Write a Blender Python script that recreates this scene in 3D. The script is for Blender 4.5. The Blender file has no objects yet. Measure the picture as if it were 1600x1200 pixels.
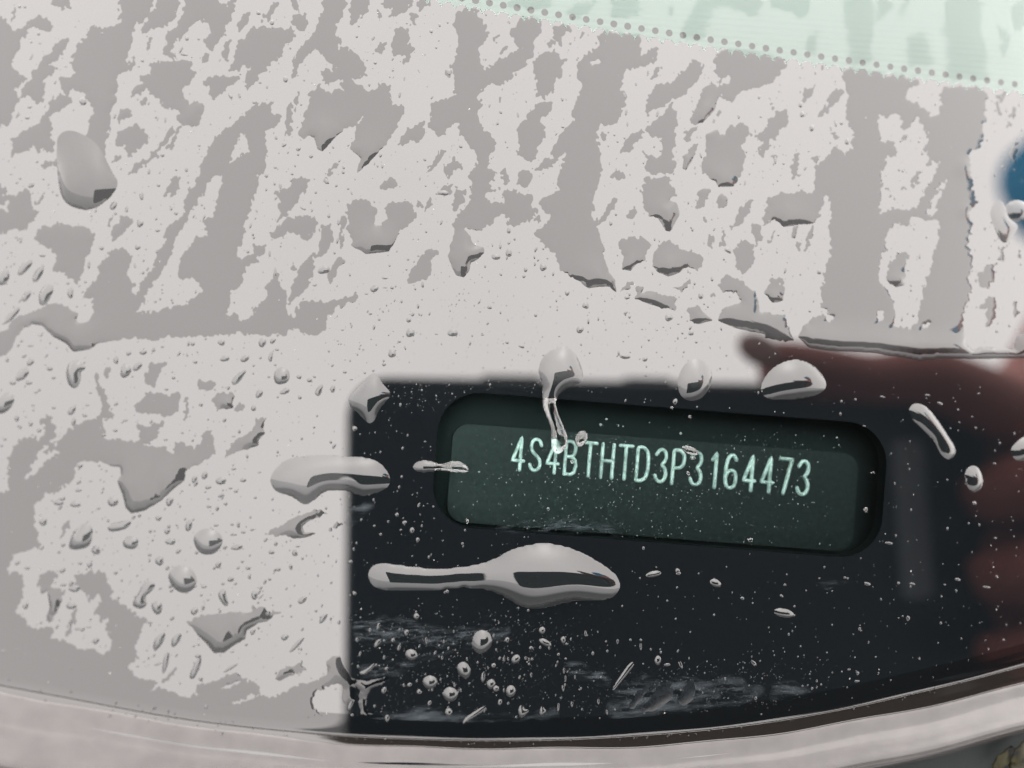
import bpy, bmesh, math, random
import numpy as np
from mathutils import Matrix, Vector
from mathutils.geometry import tessellate_polygon

# ------------------------------------------------------------------ camera
# The glass is built in its own plane (z = outward normal, y = up the windscreen), then every thing is
# set on the real rake of a windscreen by RAKE.
RAKE = Matrix.Rotation(math.radians(28), 4, 'X')
IW, IH = 1600.0, 1200.0
FPX = 800.0 / math.tan(math.radians(32.5))          # focal length in photo pixels
MMPX = 0.072e-3                                     # metres on the glass per photo pixel
CAMH = FPX * MMPX                                   # lens to glass, about 9 cm
FOOT = (640.0, 670.0)                               # pixel seen square-on
_d = Vector(((FOOT[0] - 800) / FPX, -(FOOT[1] - 600) / FPX, -1.0)).normalized()
CAMROT = _d.rotation_difference(Vector((0, 0, -1))).to_matrix()
CAMMAT = Matrix.Translation((0, 0, CAMH)) @ CAMROT.to_4x4()
S = bpy.context.scene
COL = S.collection
cd = bpy.data.cameras.new('camera'); cam = bpy.data.objects.new('camera', cd); COL.objects.link(cam)
cam.matrix_world = RAKE @ CAMMAT
cd.sensor_width = 36; cd.lens = 18 / math.tan(math.radians(32.5))
cd.clip_start = 0.001; cd.clip_end = 100
cd.dof.use_dof = True; cd.dof.focus_distance = CAMH * 1.02; cd.dof.aperture_fstop = 8.5
S.camera = cam

# ------------------------------------------------------------------ sky and sun (bright overcast)
SUN_EL, SUN_AZ = 58.0, 20.0      # sun high, over the roof side of the car
w = bpy.data.worlds.new('World'); S.world = w; w.use_nodes = True
nt = w.node_tree; N = nt.nodes; L = nt.links; bg = N['Background']
sky = N.new('ShaderNodeTexSky'); sky.sky_type = 'NISHITA'; sky.sun_disc = False
sky.sun_elevation = math.radians(SUN_EL); sky.sun_rotation = math.radians(SUN_AZ)
sky.air_density = 2.0; sky.dust_density = 6.0; sky.ozone_density = 1.0
hs = N.new('ShaderNodeHueSaturation'); hs.inputs['Saturation'].default_value = 0.10
tintn = N.new('ShaderNodeMix'); tintn.data_type = 'RGBA'; tintn.blend_type = 'MULTIPLY'
tintn.inputs[0].default_value = 1.0; tintn.inputs[7].default_value = (1.0, 0.96, 0.925, 1)
tc = N.new('ShaderNodeTexCoord'); nz = N.new('ShaderNodeTexNoise')
nz.inputs['Scale'].default_value = 1.3; nz.inputs['Detail'].default_value = 4; nz.inputs['Roughness'].default_value = 0.5
mr = N.new('ShaderNodeMapRange'); mr.inputs[1].default_value = 0.3; mr.inputs[2].default_value = 0.7
mr.inputs[3].default_value = 0.93; mr.inputs[4].default_value = 1.07
cl = N.new('ShaderNodeVectorMath'); cl.operation = 'SCALE'
L.new(tc.outputs['Generated'], nz.inputs['Vector']); L.new(nz.outputs['Fac'], mr.inputs[0])
L.new(sky.outputs[0], hs.inputs['Color']); L.new(hs.outputs[0], tintn.inputs[6])
L.new(mr.outputs[0], cl.inputs['Scale'])
deck = N.new('ShaderNodeMix'); deck.data_type = 'RGBA'; deck.inputs[0].default_value = 0.95      # even cloud deck over the clear-sky model
deck.inputs[7].default_value = (4.33, 4.09, 4.07, 1)
sep = N.new('ShaderNodeSeparateXYZ'); hz = N.new('ShaderNodeMapRange')
hz.inputs[1].default_value = -0.06; hz.inputs[2].default_value = 0.10; hz.inputs[3].default_value = 0.30; hz.inputs[4].default_value = 1.0
grd = N.new('ShaderNodeVectorMath'); grd.operation = 'SCALE'       # the ground below the horizon is darker
L.new(tc.outputs['Generated'], sep.inputs[0]); L.new(sep.outputs['Z'], hz.inputs[0])
L.new(tintn.outputs[2], deck.inputs[6]); L.new(deck.outputs[2], cl.inputs[0])
oc = N.new('ShaderNodeMapRange'); oc.inputs[1].default_value = 0.0; oc.inputs[2].default_value = 1.0; oc.inputs[3].default_value = 0.50; oc.inputs[4].default_value = 1.08
L.new(sep.outputs['Z'], oc.inputs[0]); om = N.new('ShaderNodeMath'); om.operation = 'MULTIPLY'    # overcast: dimmer towards the horizon
L.new(oc.outputs[0], om.inputs[0]); L.new(hz.outputs[0], om.inputs[1])
L.new(cl.outputs[0], grd.inputs[0]); L.new(om.outputs[0], grd.inputs['Scale']); L.new(grd.outputs[0], bg.inputs['Color'])
bg.inputs['Strength'].default_value = 0.10
sd_ = bpy.data.lights.new('sun', 'SUN'); sun = bpy.data.objects.new('sun', sd_); COL.objects.link(sun)
sd_.energy = 0.5; sd_.angle = math.radians(175); sd_.color = (1, 0.95, 0.88)
_az = math.radians(SUN_AZ); _el = math.radians(SUN_EL)
sdir = Vector((math.sin(_az) * math.cos(_el), math.cos(_az) * math.cos(_el), math.sin(_el)))
sun.rotation_euler = sdir.to_track_quat('Z', 'Y').to_euler()
S.view_settings.view_transform = 'Standard'; S.view_settings.look = 'None'
S.view_settings.gamma = 1.0; S.view_settings.use_curve_mapping = False
S.view_settings.exposure = 4.61

# ------------------------------------------------------------------ helpers
rng = np.random.RandomState(7); random.seed(7)
_R = np.array(CAMROT)

def pix(x, y, z=0.0):
    """photo pixel -> point on the plane at height z over the glass (glass coordinates, metres)"""
    x = np.asarray(x, float); y = np.asarray(y, float)
    d = np.stack([(x - 800) / FPX, -(y - 600) / FPX, -np.ones_like(x)], -1) @ _R.T
    t = (z - CAMH) / d[..., 2]
    return np.stack([d[..., 0] * t, d[..., 1] * t, np.full_like(t, 1.0) * z], -1)

def link(o, mat=None, parent=None, basis=None):
    COL.objects.link(o)
    if mat is not None:
        for m in (mat if isinstance(mat, (list, tuple)) else [mat]): o.data.materials.append(m)
    if parent is not None:
        o.parent = parent
        if basis is not None: o.matrix_basis = basis
    else:
        o.matrix_world = RAKE @ (basis if basis is not None else Matrix.Identity(4))
    return o

def tag(o, label=None, cat=None, group=None, kind=None):
    if label: o['label'] = label
    if cat: o['category'] = cat
    if group: o['group'] = group
    if kind: o['kind'] = kind
    return o

def empty(name, basis=None):
    o = bpy.data.objects.new(name, None); o.empty_display_size = 0.005
    return link(o, None, None, basis)

def mesh_np(name, V, polys, smooth=True):
    """V (n,3); polys: list of int arrays (k, nverts)"""
    me = bpy.data.meshes.new(name)
    me.vertices.add(len(V)); me.vertices.foreach_set('co', np.asarray(V, np.float32).ravel())
    loops = np.concatenate([p.ravel() for p in polys if len(p)])
    tot = np.concatenate([np.full(len(p), p.shape[1], np.int32) for p in polys if len(p)])
    start = np.concatenate([[0], np.cumsum(tot)[:-1]]).astype(np.int32)
    me.loops.add(len(loops)); me.loops.foreach_set('vertex_index', loops.astype(np.int32))
    me.polygons.add(len(tot)); me.polygons.foreach_set('loop_start', start)
    me.polygons.foreach_set('use_smooth', np.full(len(tot), smooth))
    me.update(calc_edges=True); me.validate()
    return me

def mesh_py(name, V, F, smooth=False):
    me = bpy.data.meshes.new(name); me.from_pydata([tuple(v) for v in V], [], [tuple(f) for f in F])
    me.update()
    if smooth: me.polygons.foreach_set('use_smooth', [True] * len(me.polygons))
    return me

def obj(name, me): return bpy.data.objects.new(name, me)

def new_mat(name, col, rough=0.5, ior=1.5, spec=0.5, metal=0.0, coat=0.0):
    m = bpy.data.materials.new(name); m.use_nodes = True
    b = m.node_tree.nodes['Principled BSDF']
    b.inputs['Base Color'].default_value = (*col, 1); b.inputs['Roughness'].default_value = rough
    b.inputs['IOR'].default_value = ior; b.inputs['Metallic'].default_value = metal
    b.inputs['Specular IOR Level'].default_value = spec
    if coat: b.inputs['Coat Weight'].default_value = coat; b.inputs['Coat Roughness'].default_value = 0.08
    return m

def add_noise_col(m, c1, c2, scale, detail=3, bump=0.0, bscale=None, lo=0.35, hi=0.65, stretch=None):
    n = m.node_tree.nodes; l = m.node_tree.links; b = n['Principled BSDF']
    t = n.new('ShaderNodeTexCoord'); mp = n.new('ShaderNodeMapping'); l.new(t.outputs['Object'], mp.inputs[0])
    if stretch: mp.inputs['Scale'].default_value = stretch
    z = n.new('ShaderNodeTexNoise'); z.inputs['Scale'].default_value = scale; z.inputs['Detail'].default_value = detail
    l.new(mp.outputs[0], z.inputs['Vector'])
    r = n.new('ShaderNodeValToRGB'); r.color_ramp.elements[0].position = lo; r.color_ramp.elements[1].position = hi
    r.color_ramp.elements[0].color = (*c1, 1); r.color_ramp.elements[1].color = (*c2, 1)
    l.new(z.outputs['Fac'], r.inputs[0]); l.new(r.outputs[0], b.inputs['Base Color'])
    if bump:
        z2 = n.new('ShaderNodeTexNoise'); z2.inputs['Scale'].default_value = bscale or scale * 2; z2.inputs['Detail'].default_value = 4
        l.new(mp.outputs[0], z2.inputs['Vector'])
        bp = n.new('ShaderNodeBump'); bp.inputs['Strength'].default_value = 1.0; bp.inputs['Distance'].default_value = bump
        l.new(z2.outputs['Fac'], bp.inputs['Height']); l.new(bp.outputs[0], b.inputs['Normal'])
    return m

def sheet_mat(name, tint, ior):
    """a clear pane: mirror by Fresnel, the rest passes tinted"""
    m = bpy.data.materials.new(name); m.use_nodes = True
    n = m.node_tree.nodes; l = m.node_tree.links; n.clear()
    o = n.new('ShaderNodeOutputMaterial'); mx = n.new('ShaderNodeMixShader'); fr = n.new('ShaderNodeFresnel')
    fr.inputs['IOR'].default_value = ior
    tr = n.new('ShaderNodeBsdfTransparent'); tr.inputs[0].default_value = (*tint, 1)
    gl = n.new('ShaderNodeBsdfGlossy'); gl.inputs['Roughness'].default_value = 0.0
    l.new(fr.outputs[0], mx.inputs[0]); l.new(tr.outputs[0], mx.inputs[1]); l.new(gl.outputs[0], mx.inputs[2])
    l.new(mx.outputs[0], o.inputs['Surface'])
    return m

# ------------------------------------------------------------------ materials
M = {}
M['frit'] = new_mat('black_enamel_under_glass', (0.0015, 0.0020, 0.0024), 0.0, 1.52)
M['film'] = new_mat('rain_film', (0.0011, 0.0014, 0.0016), 0.0, 1.40)
M['drop'] = new_mat('water_drop', (0.0030, 0.0038, 0.0041), 0.0, 1.42)
for k_ in ('film', 'drop'):
    n_ = M[k_].node_tree.nodes; b_ = n_['Principled BSDF']
    b_.inputs['IOR'].default_value = 1.18; b_.inputs['Coat Weight'].default_value = 1.0
    b_.inputs['Coat IOR'].default_value = 1.32; b_.inputs['Coat Roughness'].default_value = 0.0
    if k_ == 'drop': b_.inputs['Coat IOR'].default_value = 1.385
    gn = n_.new('ShaderNodeCombineXYZ'); gz = RAKE.to_3x3() @ Vector((0, 0, 1))
    for i_ in range(3): gn.inputs[i_].default_value = gz[i_]
    M[k_].node_tree.links.new(gn.outputs[0], b_.inputs['Normal'])
    cn = n_.new('ShaderNodeNewGeometry'); M[k_].node_tree.links.new(cn.outputs['Normal'], b_.inputs['Coat Normal'])
M['clear'] = sheet_mat('tinted_clear_glass', (0.77, 0.96, 0.88), 1.44)
M['clear_wet'] = sheet_mat('wet_tinted_glass', (0.77, 0.96, 0.88), 1.355)
M['slot'] = sheet_mat('viewing_window_glass', (0.76, 0.95, 0.91), 1.52)
mw = bpy.data.materials.new('clear_water'); mw.use_nodes = True
b_ = mw.node_tree.nodes['Principled BSDF']; b_.inputs['Transmission Weight'].default_value = 1.0
b_.inputs['Roughness'].default_value = 0.0; b_.inputs['IOR'].default_value = 1.36
M['water'] = mw
M['smear'] = new_mat('dried_wiper_smear', (0.004, 0.005, 0.006), 0.18, 1.22)
add_noise_col(M['smear'], (0.0018, 0.0022, 0.0026), (0.0044, 0.0056, 0.0066), 1100, 6)
def streak_mat(name, ang, lo, hi, sc):
    m = new_mat(name, (0.016, 0.020, 0.023), 0.35, 1.2); n = m.node_tree.nodes; l = m.node_tree.links
    t = n.new('ShaderNodeTexCoord'); mp = n.new('ShaderNodeMapping'); mp.inputs['Rotation'].default_value = (0, 0, math.radians(ang)); mp.inputs['Scale'].default_value = (sc, sc * 5, sc)
    z = n.new('ShaderNodeTexNoise'); z.inputs['Scale'].default_value = 1.0; z.inputs['Detail'].default_value = 7; z.inputs['Roughness'].default_value = .68
    r = n.new('ShaderNodeMapRange'); r.inputs[1].default_value = lo; r.inputs[2].default_value = hi
    tr = n.new('ShaderNodeBsdfTransparent'); mx = n.new('ShaderNodeMixShader')
    l.new(t.outputs['Object'], mp.inputs[0]); l.new(mp.outputs[0], z.inputs['Vector']); l.new(z.outputs['Fac'], r.inputs[0])
    at = n.new('ShaderNodeAttribute'); at.attribute_name = 'fade'; mu = n.new('ShaderNodeMath'); mu.operation = 'MULTIPLY'
    l.new(r.outputs[0], mu.inputs[0]); l.new(at.outputs['Fac'], mu.inputs[1]); l.new(mu.outputs[0], mx.inputs[0])
    l.new(tr.outputs[0], mx.inputs[1]); l.new(n['Principled BSDF'].outputs[0], mx.inputs[2]); l.new(mx.outputs[0], n['Material Output'].inputs['Surface'])
    return m
M['haze1'] = streak_mat('dried_streaks', -28, .44, .72, 190)
M['haze2'] = streak_mat('dried_mist', 20, .46, .72, 420)
M['rubber'] = new_mat('wet_black_rubber', (0.012, 0.011, 0.0105), 0.10, 1.40)
add_noise_col(M['rubber'], (0.019, 0.0174, 0.0166), (0.026, 0.0240, 0.0230), 300, 4, 0.00003, 220)
M['lip'] = new_mat('rubber_lip', (0.0042, 0.0037, 0.0034), 0.06, 1.42)
M['cowl'] = new_mat('weathered_cowl_plastic', (0.02, 0.021, 0.024), 0.3, 1.45)
add_noise_col(M['cowl'], (0.012, 0.013, 0.016), (0.026, 0.027, 0.03), 500, 5, 0.00005, 900)
M['leaf'] = new_mat('wet_dead_leaf', (0.03, 0.03, 0.006), 0.6, 1.2)
add_noise_col(M['leaf'], (0.002, 0.0018, 0.001), (0.012, 0.011, 0.003), 600, 4, 0.0001, 900)
M['plate'] = new_mat('dark_green_plate', (0.004, 0.006, 0.005), 0.6, 1.3)
M['letter'] = new_mat('pale_mint_lettering', (0.30, 0.31, 0.305), 0.5, 1.4)
add_noise_col(M['letter'], (0.19, 0.205, 0.20), (0.40, 0.41, 0.405), 1400, 4, 0, None, .36, .56)
M['shelf'] = new_mat('black_dash_shelf', (0.0034, 0.0048, 0.0050), 0.7, 1.2)
M['dash'] = new_mat('grained_dash_pad', (0.068, 0.068, 0.069), 0.8, 1.3)
M['dot'] = new_mat('enamel_dot', (0.0016, 0.0019, 0.0023), 0.6, 1.1)
M['phone'] = new_mat('phone_black', (0.010, 0.012, 0.015), 0.35, 1.45)
M['phone_bar'] = new_mat('phone_emblem_grey', (0.30, 0.33, 0.35), 0.5, 1.45)
M['phone_lens'] = new_mat('lens_glass', (0.003, 0.003, 0.005), 0.03, 1.6)
M['phone_ring'] = new_mat('lens_ring', (0.12, 0.12, 0.13), 0.3, 1.5, metal=1.0)
M['screen'] = new_mat('phone_screen_off', (0.004, 0.004, 0.005), 0.03, 1.5)
M['skin'] = new_mat('skin', (0.36, 0.17, 0.14), 0.5, 1.4)
add_noise_col(M['skin'], (0.46, 0.135, 0.105), (0.58, 0.20, 0.16), 90, 3, 0.0002, 500)
M['nail'] = new_mat('nail', (0.45, 0.27, 0.24), 0.25, 1.45)
M['sleeve'] = new_mat('blue_fabric', (0.008, 0.075, 0.19), 0.85, 1.3)
add_noise_col(M['sleeve'], (0.04, 0.38, 0.74), (0.09, 0.52, 0.88), 60, 4, 0.0008, 180)

# ------------------------------------------------------------------ fields on the glass (photo-pixel grid)
_lat = rng.rand(256, 256)
def vnoise(x, y, seed=0):
    x = x + seed * 37.7; y = y + seed * 91.3
    xi = np.floor(x).astype(int); yi = np.floor(y).astype(int); fx = x - xi; fy = y - yi
    fx = fx * fx * (3 - 2 * fx); fy = fy * fy * (3 - 2 * fy)
    a = _lat[yi & 255, xi & 255]; b = _lat[yi & 255, (xi + 1) & 255]
    c = _lat[(yi + 1) & 255, xi & 255]; d = _lat[(yi + 1) & 255, (xi + 1) & 255]
    return (a * (1 - fx) + b * fx) * (1 - fy) + (c * (1 - fx) + d * fx) * fy

def sdist(px, py, P):
    """signed distance (positive inside) of points to polygon P (n,2)"""
    best = np.full(px.shape, 1e9); ins = np.zeros(px.shape, bool); n = len(P)
    for k in range(n):
        ax, ay = P[k]; bx, by = P[(k + 1) % n]
        ex, ey = bx - ax, by - ay; l2 = ex * ex + ey * ey + 1e-9
        t = np.clip(((px - ax) * ex + (py - ay) * ey) / l2, 0, 1)
        dd = (px - ax - t * ex) ** 2 + (py - ay - t * ey) ** 2
        best = np.minimum(best, dd)
        if ay != by:
            c = ((ay > py) != (by > py)) & (px < (bx - ax) * (py - ay) / (by - ay) + ax)
            ins ^= c
    d = np.sqrt(best)
    return np.where(ins, d, -d)

def chaikin(P, n=2):
    P = np.asarray(P, float)
    for _ in range(n):
        Q = np.roll(P, -1, 0)
        P = np.stack([P * .75 + Q * .25, P * .25 + Q * .75], 1).reshape(-1, 2)
    return P

def march(F, ox, oy, st):
    """polygons of the region F>0 on a grid. returns px, py, wet-corner id per vertex (-1 on edges), polys"""
    H, W = F.shape
    wet = F > 0
    a, b, c, d = wet[:-1, :-1], wet[:-1, 1:], wet[1:, 1:], wet[1:, :-1]
    case = a * 1 + b * 2 + c * 4 + d * 8
    NH = H * W; NV = NH + H * (W - 1)
    table = {1: ['a03'], 2: ['b10'], 3: ['ab13'], 4: ['c21'], 5: ['a03', 'c21'], 6: ['bc20'], 7: ['abc23'], 8: ['d32'],
             9: ['a02d'], 10: ['b10', 'd32'], 11: ['ab12d'], 12: ['cd31'], 13: ['a01cd'], 14: ['bcd30'], 15: ['abcd']}
    polys = {3: [], 4: [], 5: []}
    for k, pl in table.items():
        ii, jj = np.nonzero(case == k)
        if not len(ii): continue
        ids = {'a': ii * W + jj, 'b': ii * W + jj + 1, 'c': (ii + 1) * W + jj + 1, 'd': (ii + 1) * W + jj,
               '0': NH + ii * (W - 1) + jj, '2': NH + (ii + 1) * (W - 1) + jj,
               '3': NV + ii * W + jj, '1': NV + ii * W + jj + 1}
        for s in pl: polys[len(s)].append(np.stack([ids[ch] for ch in s[::-1]], 1))
    polys = [np.concatenate(polys[k]) if polys[k] else np.zeros((0, k), int) for k in (3, 4, 5)]
    used = np.unique(np.concatenate([p.ravel() for p in polys]))
    gx = np.empty(len(used)); gy = np.empty(len(used))
    isn = used < NH; ish = (used >= NH) & (used < NV); isv = used >= NV
    u = used[isn]; gx[isn] = u % W; gy[isn] = u // W
    u = used[ish] - NH; i, j = u // (W - 1), u % (W - 1); t = F[i, j] / (F[i, j] - F[i, j + 1]); gx[ish] = j + np.clip(t, .02, .98); gy[ish] = i
    u = used[isv] - NV; i, j = u // W, u % W; t = F[i, j] / (F[i, j] - F[i + 1, j]); gx[isv] = j; gy[isv] = i + np.clip(t, .02, .98)
    rem = np.zeros(used.max() + 1, np.int64); rem[used] = np.arange(len(used))
    return ox + gx * st, oy + gy * st, np.where(isn, used, -1), [rem[p] for p in polys]

def components(mask):
    """4-connected labels by runs"""
    H, W = mask.shape; lab = np.full((H, W), -1, np.int32); par = []
    def find(a):
        while par[a] != a: par[a] = par[par[a]]; a = par[a]
        return a
    prev = []
    for i in range(H):
        r = np.flatnonzero(np.diff(np.concatenate([[0], mask[i].astype(np.int8), [0]])))
        runs = []; p = 0
        for s, e in zip(r[0::2], r[1::2]):
            k = len(par); par.append(k); lab[i, s:e] = k; runs.append((s, e, k))
            while p < len(prev) and prev[p][1] <= s: p += 1
            q = p
            while q < len(prev) and prev[q][0] < e:
                ra, rb = find(prev[q][2]), find(k)
                if ra != rb: par[rb] = ra
                q += 1
        prev = runs
    root = np.array([find(k) for k in range(len(par))] + [-1])
    return root[lab]

# --- the edges of the pane, in photo pixels
MOULD = [(-420, 985), (-200, 1030), (0, 1072), (100, 1090), (200, 1110), (300, 1127), (400, 1139), (500, 1148), (600, 1154),
         (700, 1157), (800, 1158), (900, 1156), (1000, 1150), (1100, 1142), (1200, 1130), (1300, 1113), (1400, 1091),
         (1500, 1067), (1600, 1041), (1750, 1000), (2020, 920)]
_mx, _my = np.array(MOULD, float).T
def mould_y(x): return np.interp(x, _mx, _my)
def dot_y(x): return 12 + 0.172 * (x - 808) - 2.37e-5 * (x - 808) ** 2
def scallop_y(x):
    u = ((x - 808) / 21.6 + 0.5); f = (u - np.floor(u)) - 0.5
    rr = 9.6
    return dot_y(x) + 18.5 - np.sqrt(np.maximum(rr * rr - (f * 21.6) ** 2, 0)) * 0.85

# --- traced outlines. Each block: origin of a 400 x 300 pixel tile, coordinates at four times its scale.
def parse(s): return [np.array([[float(v) for v in p.split(',')] for p in ln.split()]) for ln in s.strip().splitlines() if ln.strip()]
WET = {}; DRY = {}
WET[0, 0] = parse('''
0,60 30,120 60,185 110,180 170,170 170,215 125,240 120,300 100,340 60,375 85,435 140,470 150,490 110,530 100,580 108,650 80,720 40,780 0,815
320,0 330,25 385,50 430,35 470,0
170,140 235,97 290,120 335,165 320,180 250,180 210,155 170,190
755,0 755,110 740,150 690,170 620,185 595,160 550,200 540,235 480,265 465,300 470,330 455,380 465,440 450,475 385,490 375,570 430,575 470,555 520,580 560,630 590,690 575,730 560,800 540,860 600,960 660,1010 645,940 665,870 670,800 690,740 685,680 715,640 725,560 730,500 760,460 830,420 845,360 800,405 775,400 790,350 815,310 830,250 840,180 850,160 940,80 960,0
335,270 420,232 432,290 385,300 365,370 290,395 340,425 360,440 310,465 280,520 275,600 250,640 195,640 180,600 120,610 150,530 200,480 230,430 270,360 330,310
300,640 350,600 420,590 440,630 380,690 320,725 290,720
215,790 260,740 310,730 325,790 320,840 300,870 345,910 330,935 240,935 215,900 190,930 110,950 60,980 90,920 75,870 120,850 150,820
980,20 1110,0 1115,60 1090,120 1030,165 930,180 890,205 900,170 945,80
1180,0 1360,0 1370,20 1420,35 1470,0 1500,0 1450,60 1440,120 1415,140 1400,210 1350,280 1315,320 1280,260 1310,210 1305,160 1255,115 1200,160 1140,220 1090,270 1055,320 1090,370 1050,350 1020,320 1050,270 1045,200 1100,160 1140,100
1600,160 1500,250 1475,330 1430,440 1470,430 1520,410 1560,415 1540,520 1550,570 1600,480
1400,280 1440,250 1425,380 1400,350
1480,170 1510,110 1560,75 1550,130 1500,195
950,400 1000,385 1080,375 1190,400 1180,440 1220,450 1210,490 1150,540 1150,600 1180,650 1240,640 1285,655 1260,720 1240,780 1200,795 1110,750 1120,690 1050,680 1000,660 1010,610 960,600 930,550 870,590 820,600 840,560 890,530 895,480 945,460
1270,510 1300,480 1420,475 1490,490 1460,530 1400,560 1330,610 1300,600 1310,550
725,850 770,795 860,790 930,850 890,920 800,980 785,910 725,915
740,780 735,730 760,680 810,680 815,720 770,750
800,1095 850,1030 930,985 1000,910 1060,820 1085,790 1080,850 1030,910 970,980 900,1040 830,1095
1600,640 1540,700 1440,790 1350,850 1330,910 1270,980 1250,1080 1200,1200 1280,1200 1320,1100 1390,1090 1360,1200 1600,1200
1040,1200 1060,1140 1110,1100 1125,1130 1090,1200
1090,850 1130,780 1150,770 1110,850 1070,930 1050,930
0,1130 40,1170 30,1200 0,1200
250,1060 300,1000 350,1000 370,1040 330,1020 280,1050
920,320 935,250 950,235 940,290
880,660 900,610 925,605 905,650
1260,380 1290,335 1310,345 1290,380
700,1010 730,970 755,970 730,1000
70,120 90,30 100,20 90,110''')
DRY[0, 0] = parse('''
1430,1020 1480,880 1530,840 1550,940 1490,970 1450,1020''')
WET[400, 0] = parse('''
0,165 90,180 180,190 210,170 240,200 230,240 170,290 160,340 100,390 50,440 0,480
230,95 300,85 325,140 300,190 250,185 230,150
50,130 70,70 110,15 135,20 100,90 65,135
415,0 580,0 560,60 510,130 495,200 520,250 500,300 560,300 640,350 680,400 690,470 650,480 600,490 640,520 690,570 740,560 780,540 820,515 850,560 835,600 850,650 890,670 930,650 900,720 880,790 830,870 770,940 700,1020 630,1075 645,1030 660,990 590,925 600,900 625,870 630,790 690,725 650,725 610,790 565,800 500,850 420,940 390,930 365,860 330,840 300,870 260,830 290,800 300,730 325,680 330,580 400,530 460,600 490,560 540,560 545,500 500,490 470,530 410,500 420,440 490,430 480,400 430,380 390,290 310,350 250,430 235,490 215,470 240,370 280,290 360,230 380,140 400,110 420,60
590,0 700,0 705,50 660,110 590,155 585,100 600,40
760,0 1000,0 960,50 850,105 855,55 800,40
1010,75 1020,30 1050,0 1080,30
880,190 945,180 955,230 945,280 990,290 950,380 920,390 930,340 860,340 850,290 875,250
750,310 780,265 810,270 800,310 765,350
1250,90 1310,40 1390,70 1450,220 1395,300 1395,370 1430,440 1520,370 1600,340 1600,480 1530,530 1450,530 1410,560 1380,610 1420,640 1380,700 1385,760 1460,840 1510,910 1460,960 1445,1050 1500,1090 1460,1150 1450,1200 1370,1200 1360,1130 1330,1100 1350,1060 1385,1050 1380,970 1330,880 1275,850 1265,790 1230,760 1200,790 1180,840 1120,850 1085,790 1100,650 1210,620 1235,590 1250,500 1230,460 1230,400 1250,380 1260,270
890,900 940,820 1000,770 1055,770 1050,840 1000,895 960,870 910,910
1070,1075 1090,1030 1130,990 1150,940 1180,950 1150,1010 1090,1060
1180,1100 1190,1030 1230,985 1285,1020 1250,1070 1200,1105
0,700 50,640 95,640 90,700 150,720 130,800 60,820 55,880 70,930 55,1000 50,1080 0,1090
190,820 200,680 215,640 225,700 215,850 195,850
240,700 240,620 270,570 260,640
790,1170 830,1110 885,1110 860,1160 800,1195
190,1200 230,1110 330,1120 300,1200
440,1100 490,1020 500,1040 460,1100
1130,1200 1180,1145 1225,1160 1210,1200
1520,1080 1565,1065 1585,1140 1540,1130
230,0 260,0 265,70 235,50
970,150 970,90 1000,95 990,150
1475,270 1500,215 1520,225 1495,275
1505,330 1560,290 1590,280 1560,330 1520,345
750,70 775,70 770,120 755,100
1190,460 1200,430 1220,440 1210,475
1510,660 1530,600 1540,605 1515,670
420,1140 430,1110 455,1130 450,1150''')
WET[800, 0] = parse('''
60,100 170,120 190,150 160,230 130,270 130,330 90,400 0,475 0,350 40,290 0,220 40,150
260,180 330,145 380,185 330,190 300,230 300,280 260,230
195,325 260,325 290,370 335,375 310,420 315,470 265,510 250,570 200,610 155,600 145,480 130,420 150,360
170,640 245,635 240,720 170,730 210,820 200,880 120,1005 40,970 35,800 100,740
530,240 590,185 650,210 800,215 810,350 860,310 920,305 900,380 830,415 750,415 700,460 690,560 705,640 670,710 650,780 580,800 540,770 525,870 545,950 565,1050 530,1160 500,1200 330,1200 275,1130 320,1030 340,960 290,980 250,1010 255,920 300,850 380,760 380,690 410,620 440,540 415,480 415,400 450,350 510,320 555,285
150,1050 220,1000 290,1000 230,1060
60,1060 110,1080 125,1110 90,1170 30,1160 45,1090
825,715 860,600 920,530 1010,500 1110,430 1130,375 1190,410 1165,500 1090,580 1000,620 900,680 840,720
1110,750 1160,660 1190,580 1230,525 1295,540 1300,580 1260,690 1190,765 1130,775
1285,340 1400,310 1500,320 1600,340 1600,480 1540,550 1420,570 1360,630 1310,600 1300,530 1290,480 1260,420
690,900 740,840 820,820 780,900 720,960 690,950
830,800 930,740 1000,640 1030,760 1010,900 980,950 1030,1010 1000,1080 880,1090 820,1060 840,980 830,960 900,990 945,970 930,870 870,840
825,1120 990,1110 1020,1200 830,1200
1210,850 1270,815 1320,850 1350,790 1430,780 1490,830 1440,890 1450,1000 1440,1080 1380,1165 1290,1165 1280,1130 1180,1080 1210,960
1520,855 1600,790 1600,900 1560,985 1540,940 1580,880
1065,1050 1080,970 1160,900 1130,990 1085,1060
1065,870 1100,820 1160,790 1110,880
545,880 560,830 600,835 570,890
620,1100 660,1065 705,1080 700,1125 660,1120
875,490 890,445 930,430 910,480
415,240 425,195 450,200 440,240
220,290 235,245 265,260 245,300
1280,720 1295,690 1310,700 1290,725
700,1040 705,1010 715,1020 708,1045
620,0 800,0 790,100 630,110
1060,200 1130,60 1220,0 1560,0 1540,90 1480,100 1440,60 1300,40 1250,60 1200,230 1080,250
340,90 420,20 520,10 470,90 400,110
0,0 240,0 230,40 120,60 0,40
975,60 1000,30 1015,80 990,100''')
DRY[800, 0] = parse('''
505,375 550,380 545,400 505,400
1310,490 1360,490 1350,520 1310,530''')
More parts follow.
